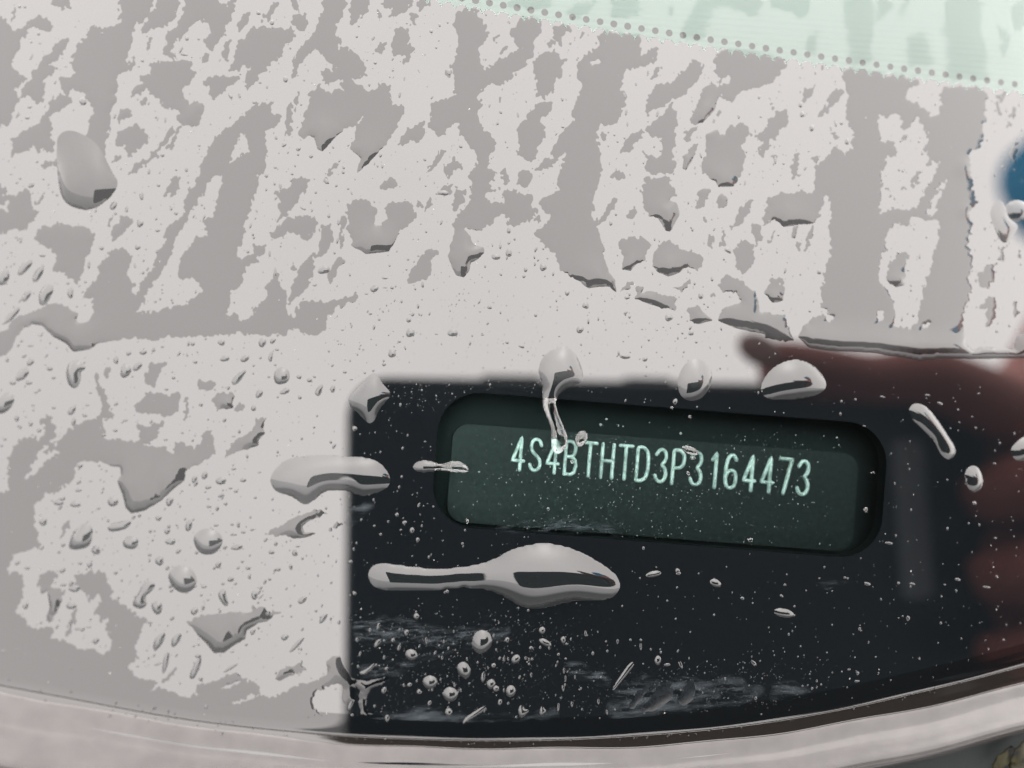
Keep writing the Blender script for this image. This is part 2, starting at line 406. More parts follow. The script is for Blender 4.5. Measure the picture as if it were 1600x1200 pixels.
WET[1200, 0] = parse('''
0,355 60,355 105,390 70,460 0,545
230,560 300,545 290,590 230,635
370,650 390,600 450,545 475,570 430,640 340,710 305,720
0,790 50,710 110,690 130,740 80,830 0,900
460,440 520,425 730,460 930,495 940,540 860,560 850,620 950,650 1010,720 1050,725 1095,660 1060,600 1100,540 1340,550 1370,600 1350,700 1340,880 1260,960 1265,1100 1290,1200 290,1200 295,1040 400,960 420,905 470,965 530,930 530,830 490,730 500,580
1430,600 1490,560 1500,590 1450,640
1415,640 1435,640 1455,720 1430,710
260,985 320,970 300,1010
150,1110 170,960 185,960 180,1090 210,1090
30,980 50,985 40,1030
400,850 450,830 430,870
10,0 300,0 250,70 190,130 140,60 20,50
475,0 650,0 650,200 640,370 530,420 500,240 510,190 480,170
1100,0 1310,0 1335,130 1310,180 1360,300 1370,500 1130,490 1130,240 1090,200 1110,120
870,300 890,220 970,205 1010,300 1030,400 890,420
1520,60 1600,0 1600,170 1550,170
680,120 690,30 760,0 770,60
1450,160 1500,200 1490,340 1460,340
240,310 250,210 310,200 290,330
800,80 850,20 920,0 850,100
1500,720 1540,680 1560,700 1520,740
1490,800 1500,770 1510,780
1520,980 1550,880 1560,930 1540,1000
320,450 335,385 345,430
20,690 20,640 30,650''')
DRY[1200, 0] = parse('''
695,715 740,740 815,705 835,820 870,810 930,735 985,790 995,870 960,930 1000,940 990,1030 1065,1010 1040,1090 980,1190 960,1200 715,1200 705,1100 740,1000 815,950 790,890 720,885 690,830
1065,1200 1085,1140 1120,1140 1100,1200''')
WET[1200, 0] += parse('''
900,1050 920,990 950,980 940,1030 905,1060
890,1180 915,1090 935,1080 920,1150 900,1185
870,855 830,870 825,890 850,880''')
WET[0, 300] = parse('''
0,20 110,20 160,0 190,30 195,110 235,120 220,170 180,190 165,240 80,230 30,250 0,280
235,230 370,200 520,220 590,260 580,320 550,350 550,400 510,470 510,540 480,580 460,545 390,510 345,490 355,410 320,355 245,310 225,290
500,670 540,615 600,540 640,430 690,375 770,345 825,400 820,440 790,480 800,540 850,580 820,620 850,650 880,560 930,500 980,410 1030,310 1045,230 1090,185 1130,170 1150,110 1180,0 1270,0 1230,60 1190,130 1100,280 1060,400 1010,510 950,560 900,660 850,755 1010,740 1140,710 1250,640 1265,590 1190,530 1130,555 1115,460 1140,390 1220,290 1300,270 1265,180 1340,140 1380,0 1590,0 1560,130 1530,220 1500,320 1470,410 1530,415 1600,360 1600,430 1540,460 1500,590 1440,640 1450,680 1395,785 1480,770 1520,795 1600,770 1600,885 1480,880 1300,900 1160,905 800,915 620,935 560,980 460,995 410,940 330,900 260,830 200,825 120,860 90,950 50,1010 0,1025 0,870 30,870 70,820 90,785 200,750 280,710 340,690 430,720 490,770 470,800 500,830 560,810 590,740 580,650 520,660
690,300 710,220 760,160 810,145 830,190 790,240 720,290
905,1160 945,1080 1035,1065 1000,1130 970,1200 920,1190
650,1160 670,1100 690,1100 675,1165
590,1180 595,1120 610,1150 610,1200
220,80 260,10 285,0 250,60
670,220 675,160 685,160 680,220
1025,30 1050,0 1075,0 1040,35''')
DRY[0, 300] = parse('''0,100 50,70 50,110 0,130''')
WET[400, 300] = parse('''
150,0 290,0 250,80 180,140 135,180 150,80
90,255 150,220 190,160 270,160 330,145 385,190 350,260 300,320 280,260 200,250 150,290 100,290
405,200 470,210 470,290 450,370 400,405 355,405 360,480 330,580 270,650 190,710 230,600 260,500 310,440 330,400 380,390 400,300
530,160 555,155 545,270 535,355 520,350
570,100 610,55 700,55 745,110 735,210 780,210 820,170 805,110 830,70 960,80 985,120 985,190 900,250 860,310 830,370 690,385 600,330 610,300 575,230
950,560 980,470 1040,390 1100,360 1140,380 1090,430 1095,490 1070,540 970,570
1230,200 1270,120 1330,90 1350,0 1600,0 1600,210 1550,130 1500,150 1460,210 1400,240 1320,215 1300,230 1350,300 1370,335 1420,345 1420,385 1380,420 1340,440 1330,490 1300,530 1250,520 1220,450 1200,410 1225,320 1240,240
0,340 65,340 60,380 0,420
0,745 35,690 70,640 65,590 110,550 120,510 150,520 140,580 180,620 190,740 220,800 280,710 340,670 430,700 520,680 640,635 620,670 540,700 470,750 420,800 440,850 400,880 320,890 270,860 200,860 180,890 0,890
440,585 460,500 490,430 520,400 550,440 500,500 460,580
1225,100 1230,50 1260,0 1310,0 1290,60 1260,110
1050,110 1080,60 1110,35 1090,90 1065,125
1000,90 1025,50 1040,90
205,460 240,445 240,490
120,40 130,0 150,0 135,45''')
DRY[400, 300] = parse('''1430,10 1540,0 1550,60 1480,60 1435,40''')
WET[800, 300] = parse('''
0,0 60,10 110,30 120,90 150,120 100,180 0,205
330,0 500,0 510,80 495,140 550,240 570,330 575,420 600,500 640,550 655,625 610,590 540,590 480,600 430,560 340,515 300,470 270,380 200,330 140,245 210,200 250,120 190,110 170,80 200,40
530,190 560,160 600,100 620,50 660,50 650,90 600,140 560,190
705,160 740,100 775,110 770,170
820,0 1010,0 970,50 1035,70 1045,140 990,240 960,240 915,160 860,140 820,80
665,320 740,285 820,290 870,330 840,370 840,440 780,440 740,490 690,480 690,400
890,390 930,315 980,310 1050,350 1110,360 1200,420 1160,510 1090,460 1050,500 980,525 920,500 880,460
1140,100 1150,40 1190,0 1240,0 1200,80
1275,60 1310,10 1350,50 1330,100 1295,105
1365,230 1420,130 1480,50 1510,60 1460,140 1390,220
1495,240 1530,185 1565,200 1560,270 1520,330
1400,390 1420,310 1465,310 1520,360 1500,450 1450,510 1410,480
1280,590 1330,510 1420,550 1480,600 1530,650 1550,760 1600,750 1600,890 1400,850 1290,800 1310,740 1400,700 1430,680 1400,630 1330,620
780,590 820,600 800,640 860,615 940,650 1040,660 1010,730 900,710 840,690 775,665
1085,745 1160,710 1200,760 1250,800 1140,830 1110,770
680,615 720,570 770,565 720,610
1010,600 1060,590 1110,530 1110,570 1060,620
140,180 150,145 170,150 160,195
610,200 620,180 630,195
1195,180 1205,140 1220,150 1210,190
1225,330 1240,280 1270,270 1255,310 1240,340
1310,330 1320,250 1330,250 1330,330
1575,200 1590,60 1600,60 1600,200
1240,650 1270,630 1270,650''')
WET[1200, 300] = parse('''
10,40 80,10 160,10 340,0 340,110 300,190 200,200 100,215 40,170 0,180
350,0 1265,0 1300,60 1250,130 1265,220 1250,330 1275,450 1250,540 1265,620 1240,700 1210,800 1235,950 1280,995 1330,970 1540,985 1550,900 1600,860 1600,1035 1270,1040 1150,1035 950,1050 650,1000 400,990 260,970 190,905 230,830 320,765 390,820 408,790 350,720 330,640 350,540 370,450 405,400 385,310 385,220 410,130 385,50
0,765 90,770 130,860 160,920 100,925 0,910
30,540 70,535 100,590 90,680 30,690 0,640
1320,600 1320,520 1380,460 1415,450 1410,530 1380,600
1330,720 1380,660 1430,660 1420,720 1415,800 1370,850 1365,740
1540,680 1560,690 1550,790 1535,780
150,290 160,220 185,215 165,290
230,380 250,260 290,210 270,290
180,370 190,310 205,320 200,370
1440,420 1460,350 1480,340 1465,420
1550,400 1565,360 1575,370 1565,410
10,310 50,240 30,300''')
DRY[1200, 300] = parse('''
705,0 975,0 960,50 880,120 780,95 705,135
795,190 870,210 900,155 1000,170 1080,190 1050,350 1010,490 965,640 940,800 890,850 790,830 790,700 740,600 700,560 695,450 740,350 740,280
690,740 715,740 725,800 695,805
955,820 1010,825 980,845
1040,60 1065,0 1085,0 1060,90 1010,160 1000,130''')
WET[1200, 300] += parse('''745,550 760,440 830,380 880,400 860,480 850,580 800,590''')
WET[0, 600] = parse('''
0,745 50,660 45,560 50,490 75,440 90,380 130,330 200,325 250,355 285,330 280,260 240,240 300,190 330,210 320,250 355,260 340,310 310,350 350,390 400,310 480,260 600,210 640,170 630,70 590,20 640,10 680,90 680,170 710,190 690,210 640,220 645,340 690,350 770,350 860,370 880,300 850,270 860,235 910,270 1020,235 980,330 890,390 960,385 1060,390 1120,360 1210,400 1270,350 1270,290 1320,290 1340,440 1270,480 1160,540 1150,600 1100,640 1000,730 900,790 820,805 790,770 770,690 735,610 760,570 750,520 680,500 600,475 500,480 470,530 460,600 400,640 350,680 280,680 260,710 215,780 205,870 240,960 255,1010 160,1040 80,1060 60,1110 40,1140 60,1200 0,1200
850,140 900,80 940,55 1050,70 1120,50 1110,160 1030,195 950,175 860,175
1340,130 1350,60 1450,55 1450,150 1360,160
1250,0 1345,0 1340,25 1290,40 1255,25
1400,450 1480,350 1560,300 1600,290 1600,380 1530,410
1155,80 1175,80 1170,230 1155,230
370,965 400,880 440,845 420,910
240,1200 290,1170 350,1180 370,1200
520,1190 620,1170 640,1200
1460,170 1500,130 1545,125 1500,165''')
DRY[0, 600] = parse('''155,605 220,490 260,390 290,380 290,430 340,410 360,440 310,460 240,540
1050,385 1090,385 1080,430 1050,430''')
WET[400, 600] = parse('''
0,220 50,220 50,310 0,380
60,935 150,890 250,830 330,800 400,790 450,800 390,830 320,860 285,890 300,930 370,930 340,950 240,965 180,940
440,920 490,880 550,865 500,895''')
WET[0, 900] = parse('''
0,0 150,0 150,60 130,150 95,225 150,270 165,310 230,330 320,310 330,380 480,440 580,455 640,490 690,470 690,400 640,300 560,150 480,60 470,0 640,0 700,90 690,130 780,200 905,290 880,350 850,420 840,460 860,500 790,575 860,630 970,660 940,715 1030,700 1090,730 1160,775 1220,760 1250,680 1390,640 1470,600 1540,650 1600,690 1600,960 1200,950 800,900 400,820 0,760
1165,290 1260,250 1480,230 1600,230 1600,290 1540,340 1530,390 1460,430 1400,475 1340,480 1290,420 1240,370
240,20 240,0 360,0 320,80 260,110
300,100 330,75 400,90 400,130 350,240 305,285 290,270 315,200''')
DRY[0, 900] = parse('''
145,0 240,0 240,90 215,160 145,265 95,225 130,150 150,70
230,170 270,130 290,200 285,310 215,330 165,305 240,240
410,90 400,40 360,0 470,0 460,60 500,80 500,160 520,190 620,120 640,140 560,230 540,300 510,345 560,320 600,360 620,340 640,290 675,265 650,340 620,420 580,455 490,445 330,380 330,310 310,290 350,240 400,130
640,440 660,380 685,350 660,430
690,410 690,470 640,490 660,450
1350,820 1500,780 1600,730 1600,760 1480,800
1380,700 1500,650 1540,640 1430,695''')
WET[0, 900] += parse('''405,380 440,290 480,200 490,190 470,280 430,370
1010,660 1050,610 1100,570 1110,590 1040,660''')
WET[400, 900] = parse('''
0,190 155,235 60,275 0,300
0,760 150,740 280,680 450,620 440,540 480,500 520,500 545,560 600,640 700,660 780,640 830,640 780,680 720,700 690,760 690,850 760,850 690,880 650,860 640,780 660,720 620,680 610,780 560,800 540,770 550,690 520,660 480,680 380,720 350,780 390,870 300,900 250,970 0,990
125,640 150,590 260,555 320,590 250,610 160,650''')

ST = 1.8; GX0, GX1, GY0, GY1 = -260, 1860, -220, 1175
gx = np.arange(GX0, GX1, ST); gy = np.arange(GY0, GY1, ST)
PX, PY = np.meshgrid(gx, gy)
# film thickness: thin everywhere, heavy where the water has gathered at a lower edge
THICK = [(105, 540, 60, 1.0), (60, 505, 30, .6), (215, 770, 55, 1.2), (265, 760, 40, 1.0), (345, 1000, 45, 1.3), (380, 985, 35, 1.2),
         (505, 215, 32, .9), (575, 245, 36, .8), (585, 390, 40, 1.0), (730, 410, 38, 1.1), (935, 440, 42, .9), (1170, 515, 55, .9), (1110, 500, 26, 1.0),
         
         (1110, 185, 30, .8), (1130, 290, 30, .7), (1045, 340, 28, .9), (1045, 425, 30, .9), (985, 420, 22, .8), (1235, 350, 35, .8),
         (1510, 262, 16, .5), (1512, 330, 12, .5), (1010, 478, 26, .9), (1405, 445, 18, 1.0), (1208, 472, 16, 1.0), (470, 830, 30, 1.0),
         (400, 690, 22, 1.0), (545, 1040, 40, .7), (575, 1075, 30, .7), (72, 945, 22, 1.1), (430, 1045, 20, 1.0), (135, 330, 70, .3), (1075, 260, 18, .8), (355, 632, 12, .9),
         (190, 160, 40, .25), (310, 180, 26, .4)]
TH = np.zeros_like(PX)
for x, y, r, a in THICK: TH = np.maximum(TH, a * np.exp(-((PX - x) ** 2 + (PY - y) ** 2) / (2 * (r * .62) ** 2)))
_yc = np.interp(PX, [1180, 1230, 1260, 1300, 1360, 1430, 1500, 1580, 1700], [518, 524, 538, 541, 544, 551, 552, 552, 550])
TH = np.maximum(TH, 1.25 * np.exp(-(PY - _yc) ** 2 / (2 * 20.0 ** 2)) * np.clip((PX - 1225) / 30, 0, 1))
RG = 5.5 * (1 - 0.85 * np.clip(TH * 1.5, 0, 1))
WX = PX + RG * (vnoise(PX / 9, PY / 9, 1) - .5) + RG * (vnoise(PX / 4.2, PY / 4.2, 3) - .5)
WY = PY + RG * (vnoise(PX / 9, PY / 9, 2) - .5) + RG * (vnoise(PX / 4.2, PY / 4.2, 4) - .5)
F = np.full(PX.shape, -60.0)
def apply_poly(P, dry=False, grow=0.8):
    global F
    x0, y0 = P.min(0) - 16; x1, y1 = P.max(0) + 16
    j0 = max(0, int((x0 - GX0) / ST)); j1 = min(len(gx), int((x1 - GX0) / ST) + 2)
    i0 = max(0, int((y0 - GY0) / ST)); i1 = min(len(gy), int((y1 - GY0) / ST) + 2)
    if j1 <= j0 or i1 <= i0: return
    s = sdist(WX[i0:i1, j0:j1], WY[i0:i1, j0:j1], P) + grow
    sub = F[i0:i1, j0:j1]
    F[i0:i1, j0:j1] = np.minimum(sub, -s) if dry else np.maximum(sub, s)
def tile_px(tile, P):
    P = P.copy()
    for ax, mxv in ((0, 1600), (1, 1200)):
        lo = P[:, ax] <= 0; hi = P[:, ax] >= mxv
        P[lo, ax] = -14; P[hi, ax] = mxv + 14
        # run off the photograph rather than stop at its border
        if tile[ax] == 0: P[lo, ax] = -120
        if ax == 0 and tile[0] == 1200: P[hi, ax] = mxv + 120
    return P / 4 + np.array(tile)
for tl, ps in WET.items():
    for k, P in enumerate(ps): apply_poly(tile_px(tl, P))
    for P in DRY.get(tl, []): apply_poly(tile_px(tl, P), True, 0.5)
    # wet patches inside dry islands are listed last in their tile
    for P in ps[-2:] if tl in ((1200, 300), (0, 900), (1200, 0)) else []: apply_poly(tile_px(tl, P))
# ragged rain streaks beyond what the photograph shows
U = (PX * 0.84 + PY * 0.54); V = (-PX * 0.54 + PY * 0.84)
nse = 0.55 * vnoise(PX / 55 + PY / 90, PY / 120, 5) + 0.3 * vnoise(PX / 26 + PY / 45, PY / 60, 6) + 0.15 * vnoise(WX / 12, WY / 16, 7)
outside = np.maximum.reduce([-28 - PX, PX - 1628, -28 - PY])
F = np.where(outside > 0, np.minimum((nse - 0.53) * 90, outside), F)
F = F + 5.0 * (vnoise(PX / 3.1, PY / 4.2, 9) - .5) * np.clip(1.6 - np.abs(F) / 7, 0, 1) * (1 - np.clip(TH * 2.5, 0, 1))
F = np.minimum(F, mould_y(PX) + 4 - PY)
G = PY - scallop_y(PX)               # >0: enamel band, <0: clear glass
# keep film off the window slot (drops there are built one by one)

# film thickness: thin everywhere, heavy where the water has gathered at a lower edge
def chamfer(mask, n):
    D = np.where(mask, n * 1.0, 0.0)
    for _ in range(n):
        P = np.pad(D, 1, constant_values=n)
        m1 = np.minimum(np.minimum(P[:-2, 1:-1], P[2:, 1:-1]), np.minimum(P[1:-1, :-2], P[1:-1, 2:])) + 1
        m2 = np.minimum(np.minimum(P[:-2, :-2], P[2:, 2:]), np.minimum(P[:-2, 2:], P[2:, :-2])) + 1.414
        D = np.where(mask, np.minimum(D, np.minimum(m1, m2)), 0)
    return D
DE = chamfer(F > 0, 22) * ST
def blur(A, n):
    for _ in range(n):
        P = np.pad(A, 1, mode='edge'); A = (P[:-2, 1:-1] + P[2:, 1:-1] + P[1:-1, :-2] + P[1:-1, 2:] + 2 * A) / 6
    return A
hgt = 0.35 * (1 - np.exp(-DE / 5)) + TH * 7.0 * (1 - np.exp(-np.maximum(DE - .5, 0) / 8.0))     # in photo pixels
hgt = np.where(F > 0, blur(blur(hgt, 3) * np.clip(DE / 3, 0, 1), 1), 0)
ZS = MMPX

def film_split(Fld, mat, zbase, min_area):
    vx, vy, node, polys = march(Fld, GX0, GY0, ST)
    lab = components(Fld > 0)
    z = np.where(node >= 0, hgt.ravel()[np.maximum(node, 0)], 0.0)
    XY = pix(vx, vy); XY[:, 2] = zbase + z * ZS
    vl = np.where(node >= 0, lab.ravel()[np.maximum(node, 0)], -1)
    out = []
    fl = [vl[p].max(1) for p in polys]                       # every face has at least one wet node
    alll = np.concatenate(fl)
    labs, cnt = np.unique(alll, return_counts=True)
    order = [np.argsort(f, kind='stable') for f in fl]
    srt = [f[o] for f, o in zip(fl, order)]
    small = [[], [], []]
    for lb, c in sorted(zip(labs, cnt), key=lambda t: -t[1]):
        fs = [polys[k][order[k][np.searchsorted(srt[k], lb):np.searchsorted(srt[k], lb, 'right')]] for k in range(3)]
        if c * ST * ST < min_area:
            for k in range(3): small[k].append(fs[k])
            continue
        out.append((c * ST * ST, fs))
    def build(fs, name):
        u = np.unique(np.concatenate([f.ravel() for f in fs])); rem = np.zeros(u.max() + 1, int); rem[u] = np.arange(len(u))
        return mesh_np(name, XY[u], [rem[f] for f in fs]), vx[u], vy[u]
    res = [(a, *build(fs, 'water_film')) for a, fs in out]
    rest = None
    if any(len(s) for s in small): rest = build([np.concatenate(s) if s else np.zeros((0, k + 3), int) for k, s in enumerate(small)], 'water_flecks')
    return res, rest

# ------------------------------------------------------------------ windscreen
ws = tag(empty('windscreen'), 'wet windscreen with black enamel border and a rounded window over the number plate', 'windscreen')
def rrect(cx, cy, hw, hh, r, ang, n=10):
    P = []
    for sx, sy, a0 in ((1, 1, 0), (-1, 1, 90), (-1, -1, 180), (1, -1, 270)):
        for k in range(n + 1):
            a = math.radians(a0 + 90 * k / n)
            P.append((sx * (hw - r) + r * math.cos(a), sy * (hh - r) + r * math.sin(a)))
    ca, sa = math.cos(ang), math.sin(ang)
    return np.array([(cx + x * ca - y * sa, cy + x * sa + y * ca) for x, y in P])
SLOT = rrect(1031, 742, 352, 106, 66, math.radians(4.5), 14)
xs = np.arange(-700, 2300, 1.2)
top = [(x, scallop_y(np.array(x)).item()) for x in xs]
bot = [(x, mould_y(np.array(x)).item() + 40) for x in np.arange(2300, -701, -50)]
outer = top + bot
V2 = [Vector((*pix(x, y)[:2], 0)) for x, y in outer]; H2 = [Vector((*pix(x, y)[:2], 0)) for x, y in SLOT]
tris = tessellate_polygon([V2, H2]); allv = V2 + H2
def upward(V, T):
    out = []
    for t in T:
        a, b, c = [V[k] for k in t]
        out.append(tuple(t) if (b[0] - a[0]) * (c[1] - a[1]) - (b[1] - a[1]) * (c[0] - a[0]) > 0 else tuple(t[::-1]))
    return out
link(obj('enamel_band', mesh_py('enamel_band', allv, upward(allv, tris))), M['frit'], ws)
# inner edge of the enamel: the band has the thickness of the glass at the slot
n = len(SLOT); up_ = pix(SLOT[:, 0], SLOT[:, 1]); lo_ = up_.copy(); lo_[:, 2] = -0.0016
VW = np.concatenate([up_ + [0, 0, -2e-5], lo_]); FW = [(k, (k + 1) % n, n + (k + 1) % n, n + k) for k in range(n)]
link(obj('slot_edge', mesh_py('slot_edge', VW, FW, True)), M['shelf'], ws)
sp = pix(SLOT[:, 0], SLOT[:, 1]); tr_ = tessellate_polygon([[Vector(p) for p in sp]])
link(obj('slot_pane', mesh_py('slot_pane', sp, upward(sp, tr_))), M['slot'], ws)
# clear glass above the band, dry part (where it is wet the film is the surface)
vx, vy, node, polys = march(np.minimum(-F, -G), GX0, GY0, ST)
link(obj('clear_pane', mesh_np('clear_pane', pix(vx, vy), polys, False)), M['clear'], ws)
far = [pix(x, y) for x, y in ((-700, GY0 - 900), (2300, GY0 - 900), (2300, GY0 + .9), (-700, GY0 + .9))]
link(obj('clear_pane', mesh_py('clear_pane', far, [(3, 2, 1, 0)])), M['clear'], ws)
# enamel dots
dv = [(0, 0, 0)] + [(math.cos(a), math.sin(a), 0) for a in np.linspace(0, 2 * math.pi, 21)[:-1]]
dm = mesh_py('enamel_dot', dv, [(0, k, k % 20 + 1) for k in range(1, 21)])
for k in range(-14, 52):
    x = 808 + 21.6 * k; p = pix(x, dot_y(np.array(float(x))), -3e-5)
    r = 5.8 * MMPX * (1 + .06 * (rng.rand() - .5))
    link(obj('enamel_dot', dm), M['dot'] if k == -14 else None, ws, Matrix.Translation(p) @ Matrix.Scale(r, 4))

# ------------------------------------------------------------------ wording: which look-alike is which
LAND = [((135, 265), 'the fat hanging drop'), ((540, 190), 'the two-lobed thick film'), ((590, 345), 'the heart-shaped film'), ((730, 405), 'the boot-toed film'),
        ((925, 420), 'the pointed film foot'), ((260, 500), 'the long sideways film'), ((690, 520), 'the clean wiped arc'), ((215, 760), 'the thick pointed film tongue'),
        ((325, 845), 'the large round drop'), ((345, 1000), 'the thick triangular film'), ((515, 745), 'the long bean-shaped drop'), ((580, 615), 'the phone reflection corner'),
        ((780, 910), 'the long swelling puddle'), ((1030, 740), 'the number'), ((1455, 675), 'the slug-shaped drop'), ((1240, 595), 'the loaf-shaped drop'),
        ((1570, 290), 'the blue sleeve reflection'), ((1130, 240), 'the squarish nicked film'), ((1045, 410), 'the bow-edged film'), ((225, 925), 'the joined drop pair'),
        ((570, 1080), 'the branching film'), ((1050, 1085), 'the wiper smears'), ((735, 130), 'the first upright film'), ((920, 200), 'the long pointed film'), ((1320, 330), 'the broad upright film'),
        ((755, 1000), 'the plump drop'), ((880, 570), 'the tailed drop'), ((1085, 595), 'the egg-shaped drop'), ((105, 590), 'the hook-shaped drop'), ((430, 590), 'the round corner drop')]
def near(x, y):
    if abs(y - scallop_y(np.array(float(x))).item()) < 28: return 'touching the dotted edge' if y < scallop_y(np.array(float(x))).item() + 14 else 'just below the dotted edge'
    if mould_y(np.array(float(x))).item() - y < 40: return 'beside the rubber seal'
    if x < 20 or x > 1585: pass
    return 'beside ' + min(LAND, key=lambda l: (l[0][0] - x) ** 2 + (l[0][1] - y) ** 2)[1]
def shape_words(vx, vy, area):
    c = np.cov(np.stack([vx, vy])); ev = np.sqrt(np.maximum(np.linalg.eigvalsh(c), 1e-6)); el = ev[1] / ev[0]
    size = 'tiny' if area < 260 else 'small' if area < 800 else 'middling' if area < 2500 else 'large'
    form = 'streak' if el > 3.2 else 'slanting' if el > 1.9 else 'ragged'
    return size, form

# ------------------------------------------------------------------ rain film
film, rest = film_split(np.minimum(F, G), M['film'], 5e-6, 130)
FILMS = []
for k, (a, me, vx, vy) in enumerate(film):
    o = link(obj('rain_film', me), M['film']); FILMS.append((a, vx, vy, o))
if rest: tag(link(obj('rain_flecks', rest[0]), M['film']), 'tiny flecks of rain film scattered over the black enamel', 'water flecks', kind='stuff')
filmc, restc = film_split(np.minimum(F, -G), M['clear_wet'], 0.0, 200)
for a, me, vx, vy in filmc:
    sz, fm = shape_words(vx, vy, a)
    seen = vy.max() > 0 and vx.max() > 0 and vx.min() < 1600
    tag(link(obj('rain_film', me), M['clear_wet']), '%s %s of pale rain film on the clear mint glass, %s' % (sz, {'streak': 'thin streak', 'slanting': 'slanting patch', 'ragged': 'ragged patch'}[fm],
        'reaching the enamel dots' if vy.max() > dot_y(vx.mean()) - 12 else 'beyond the enamel dots'), 'water film', 'rain films on the clear glass')
if restc: tag(link(obj('rain_flecks', restc[0]), M['clear_wet']), 'tiny flecks of rain on the clear mint glass', 'water flecks', kind='stuff')

# label the bigger sheets by what they lie beside
named = [((250, 500), 'broad rain film lying in a long band above the wiped arc, ragged fingers rising'),
         ((1320, 380), 'broad upright rain film with dry islands ending in a thick edge above the finger reflection'),
         ((920, 250), 'long rain film running from the dotted edge to a pointed thick foot'),
         ((735, 120), 'upright rain film beside the start of the dotted edge'),
         ((160, 120), 'rain film feeding the fat hanging drop'),
         ((520, 120), 'rain film with two thick lobes hanging side by side'),
         ((230, 730), 'rain film with a thick pointed tongue under a ragged grey arm'),
         ((150, 1040), 'rain film pooled along the rubber seal'),
         ((585, 350), 'heart-shaped rain film with a thick lower lip'),
         ((1130, 250), 'squarish rain film below the dotted edge with a nicked foot'),
         ((745, 380), 'rain film ending in a thick boot-shaped toe'),
         ((345, 1000), 'thick triangular rain film with a dark curl at its side'),
         ((1045, 410), 'wide rain film with a thick bowed lower edge beside a squarish one')]
def film_words(a, vx, vy):
    sz, fm = shape_words(vx, vy, a)
    return '%s %s of rain film %s' % (sz, {'streak': 'thin streak', 'slanting': 'slanting patch', 'ragged': 'ragged patch'}[fm], near(vx.mean(), vy.mean()))
for (a, vx, vy, o) in FILMS: tag(o, film_words(a, vx, vy), 'water film', 'patches of rain film')
done = set()
for (x, y), lb in named:
    best = min(range(len(FILMS)), key=lambda k: ((FILMS[k][1] - x) ** 2 + (FILMS[k][2] - y) ** 2).min() if k not in done else 1e12)
    done.add(best); o = FILMS[best][3]; o['label'] = lb
    if 'group' in o: del o['group']

# ------------------------------------------------------------------ drops with traced outlines
def solve_drop(P, theta=42, sag=0.45, cells=56, lam=40.0):
    """height field (photo pixels) of a drop with outline P: capillary membrane, sagging down the glass"""
    P = chaikin(P, 2); lo = P.min(0); hi = P.max(0); ext = (hi - lo).max()
    h = max(ext / cells, 0.22); pad = 2
    nx = int((hi[0] - lo[0]) / h) + 2 * pad + 2; ny = int((hi[1] - lo[1]) / h) + 2 * pad + 2
    ax = lo[0] - pad * h + np.arange(nx) * h; ay = lo[1] - pad * h + np.arange(ny) * h
    X, Y = np.meshgrid(ax, ay); s = sdist(X, Y, P); m = s > -0.25 * h
    m[0] = m[-1] = False; m[:, 0] = m[:, -1] = False
    cy = (lo[1] + hi[1]) / 2; hy = (hi[1] - lo[1]) / 2 + 1e-6
    rhs = (1 + sag * (Y - cy) / hy) * h * h; k = 4 + (h / lam) ** 2
    u = np.where(m, np.maximum(s, 0) * ext * .1, 0.0); par = (np.add.outer(np.arange(ny), np.arange(nx)) % 2).astype(bool)
    for it in range(220):
        for c in (par, ~par):
            nb = np.zeros_like(u); nb[1:-1, 1:-1] = u[:-2, 1:-1] + u[2:, 1:-1] + u[1:-1, :-2] + u[1:-1, 2:]
            u = np.where(m & c, u + 1.75 * ((nb + rhs) / k - u), u)
    gyv, gxv = np.gradient(u, h); gr = np.hypot(gxv, gyv); rim = m & (s < 2.2 * h)
    sc = math.tan(math.radians(theta)) / np.percentile(gr[rim], 80); u = u * sc
    eps = math.tan(math.radians(theta)) * 0.75 * h
    return u - eps * np.where(m, 1, 1.5), ax[0], ay[0], h

def drop_mesh(P, theta=42, sag=0.45, cells=56, zb=6e-6):
    u, x0, y0, h = solve_drop(np.array(P, float), theta, sag, cells)
    vx, vy, node, polys = march(u, x0, y0, h)
    z = np.where(node >= 0, u.ravel()[np.maximum(node, 0)], 0.0)
    Q = pix(vx, vy); Q[:, 2] = zb + np.maximum(z, 0) * ZS
    return mesh_np('water_drop', Q, polys)

